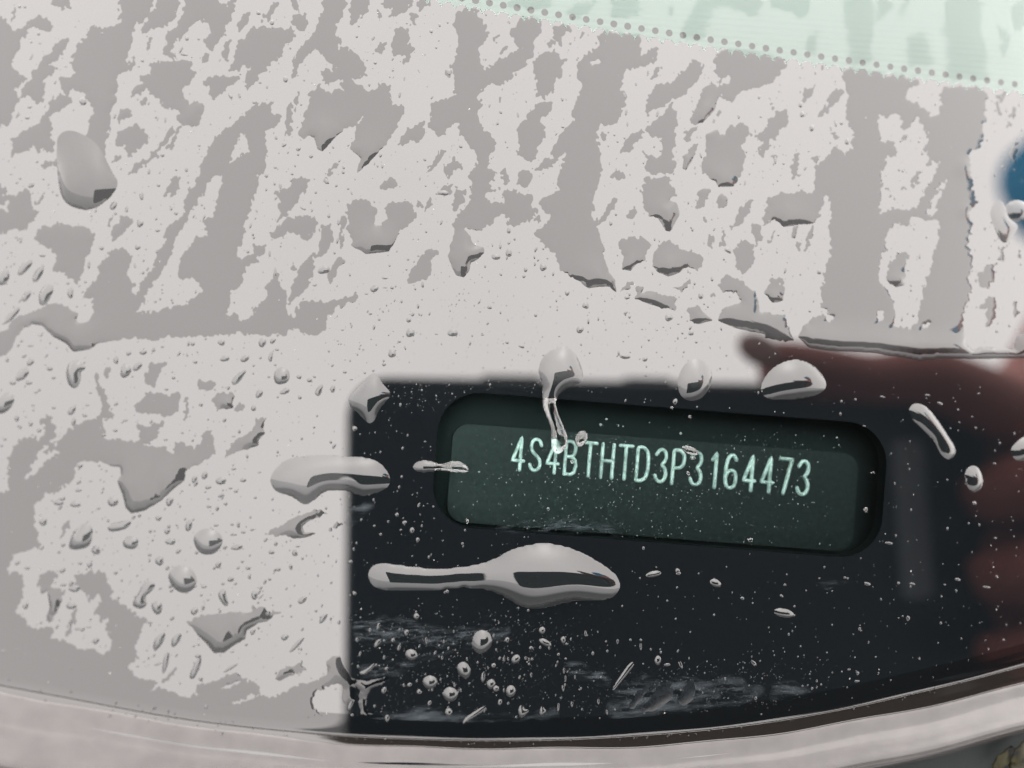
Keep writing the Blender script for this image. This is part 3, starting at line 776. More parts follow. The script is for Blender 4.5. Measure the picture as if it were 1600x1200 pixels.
def T4(ox, oy, s): return [(ox + a / 4, oy + b / 4) for a, b in ([float(v) for v in p.split(',')] for p in s.split())]
DROPS = [
 ('puddle', [(572, 895), (580, 880), (600, 878), (640, 885), (680, 888), (730, 885), (768, 876), (800, 857), (840, 848), (880, 851), (920, 868), (960, 893), (971, 908), (968, 928), (950, 938), (900, 938), (870, 944), (840, 953), (810, 947), (790, 933), (765, 922), (720, 917), (680, 924), (640, 921), (600, 923), (578, 918)], 40, .35,
  'long swelling puddle of water lying under the number window'),
 ('pill', T4(400, 600, '80,600 110,530 200,460 330,445 600,450 740,465 800,510 840,570 845,620 820,660 680,705 620,690 560,665 460,660 400,690 340,750 280,755 240,710 180,690 110,670'), 42, .4,
  'long bean-shaped water drop half across the reflected phone edge'),
 ('corner', T4(400, 600, '570,80 640,20 710,-60 750,-90 790,0 860,65 800,120 760,180 740,240 700,255 650,190 590,150'), 42, .4,
  'ragged water drop at the corner of the phone reflection'),
 ('dumbbell', T4(400, 600, '972,520 1000,485 1060,474 1120,490 1160,503 1220,480 1280,480 1335,530 1330,552 1250,558 1180,545 1140,537 1090,552 1010,553'), 40, .3,
  'dumbbell-shaped water drop across the end of the number window'),
 ('tailed', [(840, 578), (848, 556), (868, 543), (888, 541), (903, 556), (912, 585), (911, 598), (885, 607), (872, 616), (869, 628), (870, 640), (879, 662), (889, 688), (882, 705), (870, 712), (860, 700), (862, 680), (859, 662), (849, 640), (846, 625), (848, 605)], 40, .3,
  'water drop with a trickling tail running down over the number'),
 ('egg', [(1058, 600), (1062, 580), (1075, 563), (1092, 559), (1108, 570), (1114, 585), (1110, 605), (1095, 625), (1075, 627), (1062, 618)], 42, .4,
  'egg-shaped water drop above the middle of the number window'),
 ('loaf', [(1187, 605), (1200, 580), (1220, 566), (1245, 560), (1270, 568), (1288, 588), (1294, 605), (1280, 617), (1240, 625), (1205, 625), (1190, 618)], 42, .4,
  'wide loaf-shaped water drop below the finger reflection'),
 ('slug', [(1418, 640), (1425, 629), (1445, 631), (1465, 655), (1481, 680), (1495, 702), (1491, 716), (1478, 719), (1467, 706), (1461, 690), (1440, 669), (1424, 655)], 42, .3,
  'slanting slug-shaped water drop beside the number window'),
 ('side', [(1507, 738), (1513, 728), (1525, 726), (1534, 738), (1537, 755), (1530, 768), (1518, 770), (1509, 757)], 42, .4,
  'small oval water drop below the slanting slug-shaped one'),
 ('edge', [(1577, 702), (1590, 688), (1606, 678), (1624, 676), (1630, 690), (1620, 708), (1600, 721), (1585, 720)], 42, .4,
  'water drop in the reddish reflection of the hand'),
 ('hanging', T4(0, 0, '345,820 430,790 520,830 600,880 640,940 700,1080 745,1130 720,1200 660,1260 600,1300 540,1315 460,1300 400,1260 372,1200 355,1040 350,940'), 36, .9,
  'fat hanging water drop with a dark rounded foot'),
 ('blue', T4(1200, 300, '1380,110 1450,20 1490,90 1510,170 1580,210 1530,280 1470,340 1410,220'), 25, .3,
  'jagged drop at the edge of the blue sleeve reflection'),
 ('ring', T4(1200, 300, '1480,90 1520,50 1580,50 1640,80 1650,140 1600,180 1530,180 1490,150'), 36, .3,
  'round drop inside the blue sleeve reflection'),
 ('round_a', T4(0, 600, '1205,985 1220,930 1270,902 1340,905 1390,950 1393,1000 1360,1050 1300,1072 1240,1055'), 42, .35, 'large round water drop with a square dark glint, under the wiped arc'),
 ('round_b', T4(0, 600, '425,1030 440,960 480,895 530,865 580,885 578,960 560,1015 510,1032 460,1035'), 44, .4, 'upright water drop with a dark slot of reflection'),
 ('round_c', T4(0, 900, '1048,20 1060,-40 1110,-70 1180,-60 1225,-10 1230,50 1200,95 1140,110 1085,80'), 42, .35, 'large round water drop beside a pair of joined drops'),
 ('joined', T4(0, 900, '920,30 965,35 975,65 950,95 900,130 925,175 890,210 825,190 830,160 870,100 885,50'), 42, .3, 'two water drops joined like a dumbbell, upright'),
 ('bean', T4(0, 600, '668,895 690,870 750,862 790,850 830,852 810,890 770,912 700,925 675,915'), 42, .3, 'bean-shaped water drop under the thick pointed tongue'),
 ('knob', T4(0, 600, '765,990 790,955 850,950 870,985 850,1030 800,1032 770,1015'), 42, .3, 'small squarish water drop beside the bean-shaped one'),
 ('left', T4(0, 600, '-60,120 -20,70 40,45 85,60 92,110 60,160 10,190 -40,180'), 42, .4, 'slanting water drop at the foot of the long film band'),
 ('hook', T4(0, 300, '415,1100 440,1055 500,1050 520,1080 550,1095 530,1115 500,1120 505,1180 480,1230 440,1225 415,1170'), 44, .2, 'hook-shaped water drop below the long film band'),
 ('beadlarge', T4(400, 300, '110,1140 130,1100 165,1090 205,1110 213,1150 200,1190 150,1205 115,1195'), 42, .3, 'round water drop high beside the reflected phone corner'),
 ('square', T4(0, 300, '750,1130 770,1060 800,1080 830,1110 800,1155 760,1165'), 42, .3, 'small wedge-shaped water drop under the long film band'),
 ('flame', T4(0, 900, '1360,120 1375,80 1410,80 1415,130 1435,180 1410,195 1380,160'), 42, .3, 'flame-shaped water drop above the thick triangular film'),
 ('plum', T4(0, 900, '945,170 975,155 1010,160 1018,200 1000,240 975,243 950,210'), 42, .3, 'plum-shaped water drop beside the upright joined pair'),
 ('rice', T4(0, 900, '955,460 960,410 990,365 1030,345 1038,370 1010,430 975,468'), 42, .3, 'long rice-shaped water drop leaning over the wiped edge'),
 ('twig', T4(0, 900, '1180,630 1200,580 1235,520 1250,480 1265,530 1240,590 1215,640 1195,648'), 42, .2, 'leaning water drop with a forked top near the seal'),
]
# drops on the dark half below the window
for cx, cy, rx, ry, an, lb in [(753, 1003, 16, 19, 15, 'plump'), (643, 1023, 10, 9, 20, ''), (725, 1047, 10, 14, -25, ''), (672, 1066, 12, 11, 0, ''), (704, 1085, 12, 12, 0, ''),
                            (701, 1113, 6, 7, 0, ''), (767, 1069, 7, 8, 20, ''), (798, 1080, 8, 10, 10, ''), (775, 1076, 5, 5, 0, ''), (755, 1058, 3.4, 9, 8, ''), (651, 963, 4, 5, 0, ''),
                            (806, 1030, 6, 8, 40, ''), (908, 686, 10, 14, 20, 'bead'), (1078, 704, 15, 7, 22, 'lens'), (1225, 958, 17, 7, 10, ''), (1118, 911, 10, 6, 25, ''), (1021, 897, 13, 5, -12, ''),
                            (1028, 1032, 5, 8, 5, ''), (1060, 896, 4, 3, 0, ''), (847, 985, 5, 6, 0, ''), (880, 1000, 4, 6, 0, ''), (852, 1004, 11, 5, 28, '')]:
    a = np.linspace(0, 2 * math.pi, 13)[:-1]; r = 1 + .12 * (rng.rand(12) - .5); t = math.radians(an)
    x = rx * np.cos(a) * r; y = ry * np.sin(a) * r
    P = [(cx + u * math.cos(t) - v * math.sin(t), cy + u * math.sin(t) + v * math.cos(t)) for u, v in zip(x, y)]
    lbl = {'plump': 'plump water drop with a curled glint under the long puddle', 'bead': 'small round drop beside the trickling tail, over the number',
           'lens': 'flat drop across the top of two digits of the number'}.get(lb)
    DROPS.append(('small', P, 42, .3, lbl or '%s bright %sdrop on the dark glass %s' % ('tiny' if max(rx, ry) < 6 else 'small', 'flat ' if rx > 1.5 * ry else 'upright ' if ry > 1.25 * rx else 'round ', near(cx, cy))))
# long thin ones
for P, lb in [(T4(400, 900, '640,600 690,585 750,530 750,555 700,610 660,625'), 'slim slanting drop beside the branching film'),
              (T4(800, 900, '620,722 640,680 720,560 750,532 768,545 755,575 680,665 632,722'), 'thin stick-shaped drop pointing up from the wiper smears'),
              (T4(400, 900, '1285,935 1300,890 1360,850 1440,800 1440,830 1390,870 1320,910'), 'jagged flat drop near the seal below the round drops'),
              (T4(800, 900, '40,870 40,820 70,790 75,835 115,830 90,870 55,890'), 'hooked little drop at the seal'),
              (T4(800, 900, '170,850 190,795 200,830 220,840 195,870 175,875'), 'second hooked little drop at the seal'),
              (T4(400, 600, '100,1040 115,1060 100,1065 85,1055'), 'small bright water drop on the dark part of the glass')]:
    DROPS.append(('slim', P, 40, .2, lb))

def in_slot(P): 
    c = np.array(P).mean(0); return sdist(np.array([c[0]]), np.array([c[1]]), SLOT)[0] > -6
for name, P, th, sag, lb in DROPS:
    big = (np.ptp(np.array(P), axis=0)).max()
    me = drop_mesh(P, th, sag, 130 if big > 300 else 84 if big > 120 else 60 if big > 60 else 36 if big > 25 else 22)
    o = link(obj('water_drop', me), [M['film'] if name == 'hanging' else M['drop'], M['water']])
    if sdist(np.array([p[0] for p in P]), np.array([p[1] for p in P]), SLOT).max() > -2:     # the part over the window is clear, the rest lies on black
        cen = np.zeros(len(me.polygons) * 3); me.polygons.foreach_get('center', cen); cen = cen.reshape(-1, 3); sl = pix(SLOT[:, 0], SLOT[:, 1])[:, :2]
        me.polygons.foreach_set('material_index', (sdist(cen[:, 0], cen[:, 1], sl) > 0).astype(np.int32))
    tag(o, lb, 'water drop', 'small drops on the dark glass' if ' bright ' in lb else None)

# ------------------------------------------------------------------ beads: traced spots, then scattered ones
def bead_template(seed, nseg=16, nr=5):
    r_ = np.random.RandomState(seed); a = np.linspace(0, 2 * math.pi, nseg + 1)[:-1]
    out = 1 + .10 * np.cos(2 * a + r_.rand() * 6) * r_.rand() + .12 * np.cos(3 * a + r_.rand() * 6) * r_.rand() + .05 * (r_.rand(nseg) - .5)
    V = [(0, 0, .42)]; Fc = []
    for k in range(1, nr + 1):
        q = k / nr
        for j in range(nseg):
            sagy = -.12 * (1 - q * q)
            V.append((q * out[j] * math.cos(a[j]), q * out[j] * math.sin(a[j]) + sagy, .42 * (1 - q ** 2.3)))
    for j in range(nseg): Fc.append((0, 1 + j, 1 + (j + 1) % nseg))
    for k in range(nr - 1):
        for j in range(nseg):
            p = 1 + k * nseg
            Fc.append((p + j, p + nseg + j, p + nseg + (j + 1) % nseg, p + (j + 1) % nseg))
    return V, Fc
TEMPL = [mesh_py('water_bead', *bead_template(s), True) for s in range(9)]
for t in TEMPL: t.materials.append(M['drop'])
beads = []      # x, y, rx, ry, angle(deg, photo sense)
def zt(ox, oy, s):
    for q in s.split():
        v = [float(k) for k in q.split(',')]; beads.append((ox + v[0] / 4, oy + v[1] / 4, v[2] / 4, v[3] / 4, v[4] if len(v) > 4 else 0))
zt(0, 0, '240,210,9,12 195,262,8,9 250,270,10,6 155,43,10,9 122,40,10,10 890,378,9,12 1240,243,8,9 1168,240,12,14 170,735,14,10 185,668,12,9 125,1115,9,8 105,1140,8,8 70,1088,10,5 1015,968,13,13 1245,910,9,8 990,1158,12,9 1165,1060,9,16 1440,600,10,20,-30 1585,640,10,9 195,1155,14,22,30 640,210,9,8 518,632,20,26,-30 1130,310,8,26,20 1150,340,22,9 410,415,9,6 440,388,7,7 232,1010,8,10')
zt(400, 0, '185,495,16,20 25,515,10,9 745,392,12,11 630,228,10,10 1095,195,11,14 1148,157,9,12 1198,140,7,10 855,440,9,8 1125,298,8,8 1205,452,13,22 1055,997,9,12,-30 1280,915,12,12 345,977,12,12 175,905,11,18,30 265,930,18,12,-40 120,1047,11,8 225,1087,9,10 65,1098,12,12 545,1077,11,10 440,1133,12,22,-30 1530,700,10,14 1435,370,6,10 15,80,13,14 100,140,14,18 1060,1162,8,6 125,860,8,14 215,300,8,10')
zt(800, 0, '315,620,9,14 318,793,12,9 88,633,6,10 775,525,7,14 703,595,7,22,-20 715,700,9,24,15 722,775,6,18 602,912,5,9 660,885,8,9 1010,1085,6,8 1545,607,9,14,25 1555,730,10,8 1465,950,7,7 1485,1087,6,6 1505,1022,5,5 850,760,6,5 910,710,9,24,15')
zt(1200, 0, '275,800,17,24,15 460,770,14,12 495,885,16,22,15 215,715,16,22,20 97,1024,9,8 255,945,8,5 205,655,14,22,30 235,1050,8,20,40 200,485,9,5 830,880,8,12,30 865,853,10,6 945,885,8,12,40 1570,655,8,12 1370,875,8,10 1400,630,6,8 1420,820,5,5 45,1000,10,26 60,1130,7,6 1490,690,6,18')
zt(0, 300, '710,85,18,28,25 875,195,18,26 635,350,13,13 860,345,15,16 155,470,24,58,38 240,510,22,56,25 285,640,36,64,22 165,650,17,40,35 75,770,18,66,38 440,630,18,32 265,395,16,12 20,530,34,50,20 985,240,14,10 1100,133,12,11 980,375,8,7 130,290,11,6 100,283,10,6 68,378,9,6 68,643,9,6 885,25,12,24 1015,630,6,6 970,685,8,9 1580,265,9,10 1550,372,9,12 1205,948,13,14 1385,940,22,18 1405,1040,26,20,-20 1530,1040,28,20,-30 1220,1062,14,10 960,985,10,15 1015,968,10,9 895,1000,20,17 805,1008,12,16,20 725,1050,13,26 310,1102,15,16 190,1062,16,26,25 150,1025,16,9,-40 45,1048,9,16 140,1140,24,50,35 335,1160,11,10 1085,1160,11,11 860,1090,18,34,40 555,455,9,22 80,1190,20,14 180,1192,18,12 1490,1160,20,60,45 190,960,18,7 425,570,10,9')
zt(400, 300, '740,605,26,20,-10 1230,880,36,22 965,880,26,30,20 850,1010,26,24,-20 1460,720,15,13 40,940,22,30 105,930,14,20,40 92,1030,12,34,10 270,1155,16,13 425,485,36,28,-25 515,190,8,18 365,583,14,7 955,800,15,16 980,765,10,14,40 895,935,11,8 800,1077,12,12 365,1155,10,8 715,760,12,7 770,797,9,9 690,637,12,6 805,537,20,8 850,598,11,11 805,598,14,5 950,422,8,9 940,485,7,6 835,460,7,10 1062,248,7,9 1030,200,5,5 455,150,10,12 295,102,20,8,25 490,380,8,10 85,385,7,20 1415,893,12,6 1570,940,12,10 1530,515,8,12,-30 1432,465,7,12 1125,888,12,5 1270,635,6,6 1270,675,6,7 1400,748,7,5 995,605,8,10 670,985,8,5 555,1125,13,9 335,1175,16,14 490,1175,10,6 595,1172,13,5 540,862,11,5 510,930,8,5 530,950,7,5 80,1155,9,9 1500,405,32,18 1580,380,22,26 1527,340,9,18 1580,240,14,20 1580,320,10,9 1170,5,34,18 680,1130,9,9 120,500,9,26 130,985,12,9 120,1080,9,7')
zt(800, 300, '345,632,15,17,-20 460,710,20,22 425,860,23,24 720,660,19,12 980,785,26,24 1120,882,22,15,-25 60,965,19,11,15 705,1028,36,17,12 832,1045,19,15,-20 195,470,22,26 85,485,13,16 75,527,11,11 1180,650,18,20 1350,365,26,16,25 735,780,9,12 710,755,15,9,-30 148,770,11,11 195,355,8,8 222,415,7,7 140,405,7,14 240,717,6,7 855,925,9,9 1065,882,9,9 1152,938,11,9 1340,1022,9,8 485,1005,7,7 813,858,7,5 728,902,5,5 295,902,8,5 190,905,7,4 475,873,7,6 472,663,5,6 498,640,4,10 625,667,5,6 1085,912,12,5,-30 1040,825,9,5 905,865,9,4 945,845,7,5 1128,235,9,12 1200,700,9,7 1250,545,9,16 1325,420,8,9 1205,872,6,6 1020,932,5,4 1060,780,6,6 650,140,9,10 618,195,11,17 300,650,5,5')
zt(1200, 300, '320,500,16,16 95,741,8,5 262,745,10,10 1580,452,7,9 1400,190,12,7 1465,240,28,16 65,270,10,7 120,440,5,5 130,412,6,4 815,380,14,8 875,490,9,9 1305,720,11,5')
zt(0, 600, '705,735,32,27 470,750,28,19 365,740,26,18 270,860,22,23 1380,605,30,23 1060,735,20,26,25 1280,570,18,24,20 1215,595,14,24,10 990,838,19,15,20 1180,885,20,32,15 1065,985,28,20 997,1105,25,26 1480,1020,36,16,-8 600,1038,24,26,20 450,165,18,30,30 530,195,13,11 490,663,19,10 325,728,6,6 615,777,13,7 565,607,10,5 500,510,16,13 620,510,7,7 650,318,13,9 720,290,15,9 783,227,13,8 1035,348,13,7 1255,128,14,11 460,235,12,24,10 395,1005,12,12 370,1050,9,10 108,1118,16,10,-35 390,1165,20,13,-40 170,1150,12,12 1340,1150,10,10 1365,1130,16,20,20 1115,1045,12,16,45 1440,652,12,8 1475,670,12,10 1520,600,19,13 1300,645,17,12 1305,765,12,10 1300,717,9,5 1490,880,10,18 1450,878,12,8 1463,940,15,8 1520,925,13,10 1515,1110,10,9 1550,1150,14,13 1487,1150,9,8 1045,920,16,18,30 1055,890,10,12 245,290,12,12 345,360,12,6 105,215,13,17 115,262,10,6 30,345,11,8 10,385,9,8 192,248,12,15 335,147,12,9 205,132,11,6 545,132,14,6 565,55,10,6 1040,33,13,8 1350,882,13,9 500,1120,12,9 560,1130,14,18,30 1460,530,14,9 1140,305,10,7 1460,327,12,5 1430,20,10,10 1585,150,16,18 1575,910,12,8 1595,710,10,9')
zt(400, 600, '20,60,18,30,20 180,45,34,16,-25 395,40,18,40,30 480,30,15,24,10 97,1050,17,15 243,1055,16,22 260,1015,14,7 140,1158,15,12 488,388,10,17,30 1395,550,7,6 615,280,15,18 880,818,12,12 928,867,14,13 975,915,14,19 778,940,9,9 905,912,8,6 590,1112,14,10 740,888,8,7 1055,360,7,7 500,1110,6,9 20,552,10,5 1320,858,10,14 1010,975,10,16')
zt(0, 900, '465,78,32,20 445,185,26,22 1395,48,11,9 395,55,17,9 160,187,15,18,40 1442,20,16,18,30 1275,66,15,10 1215,220,20,22 935,290,14,9 1100,400,22,40,30 1035,540,15,66,8 1240,500,16,14 1440,575,10,44,60 1255,645,14,12,40 985,550,22,7,-20 860,565,8,7 900,535,9,4 485,330,16,8 600,405,15,20,10 440,290,10,18 255,292,9,7 440,580,9,9 1290,815,11,16,30 1540,430,9,8 1580,350,12,20,40 1590,120,20,26 105,460,9,7 20,470,16,9 160,488,14,4,-20 310,503,7,7 350,528,8,5 1125,670,7,6 555,320,17,5 358,312,9,6 1240,430,9,7 1450,475,12,5 1300,150,8,6')
zt(400, 900, '290,150,32,17,-40 420,265,16,34,38 520,288,10,15,20 375,218,10,10 220,253,8,6 180,383,21,19 255,430,14,58,45 315,487,5,6 30,75,8,12,30 15,105,8,18,40 30,130,5,22,50 55,150,6,6 285,545,5,20 615,110,12,11 1195,97,10,12 1000,250,14,18,20 1065,405,9,22 940,355,14,18,15 895,445,9,24,25 765,315,10,24,15 760,420,14,30,40 855,403,12,12 1570,400,14,17 630,400,8,14 800,405,8,8 1485,560,14,15 1385,540,7,9 815,580,10,12 800,715,16,20,20 1020,725,15,15 1085,795,12,16,30 1240,680,7,14 1280,715,7,12 1270,800,6,12 1550,520,8,16 1575,520,7,12 960,680,14,12 1525,790,14,18,20 820,890,14,22 590,810,14,30,25 600,870,10,10')
zt(800, 900, '1440,140,13,10,30 1505,170,6,6 1510,545,12,24,-35 970,155,6,8 320,400,10,18 340,425,8,8 460,360,8,20 660,410,7,16 740,400,9,8 805,400,9,8 805,440,8,24 505,485,9,12 595,470,7,10 930,478,8,10 290,490,9,10 335,517,8,8 125,520,8,8 85,515,8,12 120,450,14,10 120,620,8,14 325,590,7,20 335,640,6,20 320,700,9,22 970,555,20,10 1055,555,10,26,-20 290,820,8,26,5 375,800,8,20 540,785,7,20')
zt(1200, 900, '105,55,10,8 85,125,12,9,40 165,190,8,8 480,10,12,6 620,50,22,12,20 815,45,10,10 900,50,20,9 1105,55,10,6 1185,22,22,9,15 1365,70,28,8,10 1430,5,14,8,40 875,265,11,18 1080,295,9,10 505,585,14,6 555,600,12,7,40 945,515,6,16,-35 555,658,18,8 320,15,8,6')
zt(1200, 600, '1290,745,15,13 715,80,18,6,10 995,70,20,6 1075,122,20,9,25 755,995,30,8,8 610,785,16,18 600,262,12,5 1415,497,14,6 1120,598,10,6 655,555,16,7 430,335,8,6 1255,870,8,6 1275,205,8,5 1140,278,8,5 1195,240,8,5 1420,963,12,6 1315,60,12,5,-20')
zt(800, 600, '555,255,10,10 1055,310,9,10 1112,205,13,10 1020,110,14,22,25 1000,148,12,9 225,780,9,12 375,485,11,12 1100,558,12,14 1035,1168,16,15 1130,465,22,8 1490,975,18,14 665,260,5,8 695,265,5,5 590,220,9,7')
beads = sorted(beads, key=lambda b: -b[2] * b[3])
slot_s = lambda x, y: sdist(np.array([x]), np.array([y]), SLOT)[0]
def bead_basis(x, y, rx, ry, an, hk=1.0):
    p = pix(x, y, 6e-6); p[2] = 6e-6
    r = math.sqrt(rx * ry)
    return Matrix.Translation(p) @ Matrix.Rotation(-math.radians(an), 4, 'Z') @ Matrix.Diagonal((rx * MMPX, ry * MMPX, min(rx, ry) * MMPX * hk * 1.15, 1))
TEMPW = []
for k in range(3):
    m = TEMPL[k].copy(); m.materials.clear(); m.materials.append(M['water']); TEMPW.append(m)
NIND = 290
tiny = []
for k, b in enumerate(beads):
    if k >= NIND: tiny.append(b); continue
    ins = slot_s(b[0], b[1]) > -4
    o = link(obj('water_bead', (TEMPW[k % 3] if ins else TEMPL[k % 9])), None, None, bead_basis(*b))
    dark = b[0] > 548 and b[1] > 592
    r_b = max(b[2], b[3]); el_b = r_b / min(b[2], b[3])
    tag(o, '%s %swater bead on the %s glass %s' % ('tiny' if r_b < 3.2 else 'small' if r_b < 5 else 'plump', 'long ' if el_b > 1.8 else 'oval ' if el_b > 1.25 else 'round ', 'dark' if dark else 'pale', near(b[0], b[1])), 'water bead',
        'beads on the dark glass' if dark else 'beads on the pale glass')

# specks too small to pick apart
def specks(name, pts, mat, label, zb=5e-6):
    nseg = 7; a = np.linspace(0, 2 * math.pi, nseg + 1)[:-1]
    P = np.array([p[:5] for p in pts], float); n = len(P)
    base = pix(P[:, 0], P[:, 1]); an = -np.radians(P[:, 4]); V = []
    ring = []
    for q, h in ((0, .5), (.62, .34), (1, 0)):
        for j in range(1 if q == 0 else nseg):
            jit = 1 + .35 * (rng.rand(n) - .5) if q else 1
            u = q * np.cos(a[j]) * P[:, 2] * jit; v = q * np.sin(a[j]) * P[:, 3] * jit
            x = u * np.cos(an) - v * np.sin(an); y = u * np.sin(an) + v * np.cos(an)
            V.append(np.stack([base[:, 0] + x * MMPX, base[:, 1] + y * MMPX, zb + h * np.minimum(P[:, 2], P[:, 3]) * MMPX], -1))
    V = np.stack(V, 1); m = V.shape[1]; off = (np.arange(n) * m)[:, None]
    T3 = np.concatenate([off + np.array([[0, 1 + j, 1 + (j + 1) % nseg]]) for j in range(nseg)])
    T4_ = np.concatenate([off + np.array([[1 + j, 1 + nseg + j, 1 + nseg + (j + 1) % nseg, 1 + (j + 1) % nseg]]) for j in range(nseg)])
    o = link(obj(name, mesh_np(name, V.reshape(-1, 3), [T3, T4_])), mat)
    return tag(o, label, 'water specks', kind='stuff')
def scatter(n, x0, x1, y0, y1, rmin, rmax, ok=lambda x, y: True, el=1.6, ang=20):
    soft = (x1 - x0) < 700
    out = []
    while len(out) < n:
        x = x0 + (x1 - x0) * rng.rand(); y = y0 + (y1 - y0) * rng.rand()
        if soft and rng.rand() < max(abs(2 * x - x0 - x1) / (x1 - x0), abs(2 * y - y0 - y1) / (y1 - y0)) ** 1.5: continue
        if not ok(x, y): n -= 0.2; continue
        r = rmin + (rmax - rmin) * rng.rand() ** 3
        out.append((x, y, r, r * (1 + (el - 1) * rng.rand()), ang * (rng.rand() - .3) * 2))
    return out
def fat(x, y):
    i = int((y - GY0) / ST); j = int((x - GX0) / ST)
    return F[min(max(i, 0), F.shape[0] - 1), min(max(j, 0), F.shape[1] - 1)]
dry_ok = lambda x, y: fat(x, y) < -3 and y > scallop_y(np.array(x)) + 4 and slot_s(x, y) < -4 and y < mould_y(x) - 3
pale = scatter(1000, 0, 1600, 20, 560, .5, 2.3, dry_ok, 3.0, 28) + scatter(350, 0, 800, 440, 1080, .5, 2.0, dry_ok, 2.0, 30) + scatter(520, 0, 1600, 20, 1130, .7, 2.2, dry_ok) + scatter(260, 0, 560, 560, 1080, .7, 3.0, dry_ok, 1.8, 30) + scatter(150, 480, 1240, 440, 600, .6, 1.8, dry_ok)
dark = scatter(330, 550, 1600, 600, 1080, .5, 1.8, dry_ok, 1.5) + scatter(170, 540, 960, 940, 1135, .5, 2.0, dry_ok, 2.2, 25) + scatter(70, 540, 900, 580, 650, .5, 1.5, dry_ok) + scatter(800, 540, 960, 940, 1130, .25, .7, dry_ok, 2.0, 25) + scatter(500, 880, 1280, 1030, 1120, .25, .7, dry_ok, 2.0, 25) + scatter(120, 540, 960, 575, 650, .25, .8, dry_ok) + scatter(110, 920, 1400, 1000, 1110, .5, 1.8, dry_ok, 1.8)
specks('water_specks', pale + [t for t in tiny if slot_s(t[0], t[1]) < 0] + dark, M['drop'], 'fine specks of water dotted over the whole glass')
dust = scatter(900, 690, 1345, 655, 865, .35, 1.1, lambda x, y: slot_s(x, y) > 4) + [t for t in tiny if slot_s(t[0], t[1]) >= 0]
M['dust'] = new_mat('pale_dust', (0.030, 0.040, 0.038), 0.7, 1.2)
specks('dust_specks', dust, M['dust'], 'pale dust and fine specks over the number window')
M['glint_paint'] = new_mat('painted_glint', (0.075, 0.072, 0.07), 0.5, 1.4)  # sparkles of light painted in as pale matt specks
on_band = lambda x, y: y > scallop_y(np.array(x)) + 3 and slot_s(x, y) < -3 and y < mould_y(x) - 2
specks('glint_specks', scatter(190, 0, 1600, 10, 1120, .35, 1.2, on_band, 1.8, 40) + scatter(60, -40, 420, 1075, 1130, .4, 1.3, lambda x, y: abs(y - mould_y(x)) < 14, 1.6, 40), M['glint_paint'],
       'tiny pale specks painted as glints of light on the wet glass', 3e-5)
# dried wiper smears by the seal
SMEAR = [T4(800, 900, '790,830 870,760 900,700 940,660 1000,650 1010,760 930,830 820,860'), T4(800, 900, '1030,770 1130,620 1155,610 1140,750 1080,820'),
         T4(800, 900, '1120,810 1160,730 1230,690 1290,700 1360,750 1200,830'), T4(800, 900, '1390,740 1540,750 1500,785 1380,775'),
         T4(800, 900, '710,830 770,740 850,670 890,660 850,720 760,830'), T4(1200, 900, '0,720 40,650 150,670 260,710 230,740 100,780 30,760'),
         T4(800, 900, '640,860 680,850 690,880 670,900'), T4(800, 900, '910,640 950,610 1005,630 1000,650 940,645'), T4(800, 900, '1390,690 1440,670 1480,700 1430,710'),
         T4(400, 600, '570,800 680,750 760,760 720,810 600,880 560,870')]
HAZE = [(T4(800, 900, '560,880 640,700 760,620 900,610 1060,600 1200,640 1380,620 1560,690 1600,760 1480,800 1200,850 900,880 700,900'), M['haze1'], 'broad streaky wiper smear above the seal below the number'),
        (T4(800, 900, '300,520 420,530 560,590 640,640 620,700 480,680 340,630'), M['haze2'], 'faint slanting smear beside the plump drop'),
        (T4(400, 900, '590,260 760,230 1000,270 1200,330 1400,300 1590,310 1590,400 1300,470 1000,420 800,440 600,420'), M['haze2'], 'misty smear under the long swelling puddle'),
        (T4(400, 900, '640,560 1000,500 1250,430 1280,470 1010,560 900,620 660,640'), M['haze2'], 'thin misty streak among the round drops'),
        (T4(400, 900, '700,870 1000,800 1300,850 1600,860 1900,820 1900,890 1500,930 1000,940 720,920'), M['haze1'], 'streaky smear along the seal below the round drops'),
        (T4(1200, 900, '0,690 60,640 180,660 280,710 260,760 120,800 20,780'), M['haze1'], 'detached wiper smear beside the seal'),
        (T4(1200, 900, '300,60 360,30 480,10 560,20 480,60 360,100'), M['haze2'], 'faint smudge below the end of the number window'),
        (T4(400, 600, '560,800 680,745 770,755 730,815 620,885 550,880'), M['haze1'], 'small cloudy smear under the long bean-shaped drop'),
        (T4(800, 600, '-100,860 300,830 700,870 680,960 300,930 -100,940'), M['haze2'], 'faint dusty smear under the number window')]
for P, mt, lb in HAZE:
    P = np.array(P); x0, y0 = P.min(0) - 4; x1, y1 = P.max(0) + 4; st = 4.0
    ax_ = np.arange(x0, x1, st); ay_ = np.arange(y0, y1, st); X, Y = np.meshgrid(ax_, ay_)
    sdv = sdist(X + 10 * (vnoise(X / 11, Y / 11, 11) - .5), Y + 10 * (vnoise(X / 11, Y / 11, 12) - .5), P)
    vx, vy, node, polys = march(sdv, x0, y0, st)
    z = np.where(node >= 0, sdv.ravel()[np.maximum(node, 0)], 0.0)
    Q = pix(vx, vy); Q[:, 2] = 3e-6; me = mesh_np('smear', Q, polys)
    fa = me.attributes.new('fade', 'FLOAT', 'POINT'); fa.data.foreach_set('value', np.clip(z / 11, 0, 1).astype(np.float32))
    tag(link(obj('wiper_smear', me), mt), lb, 'smear')
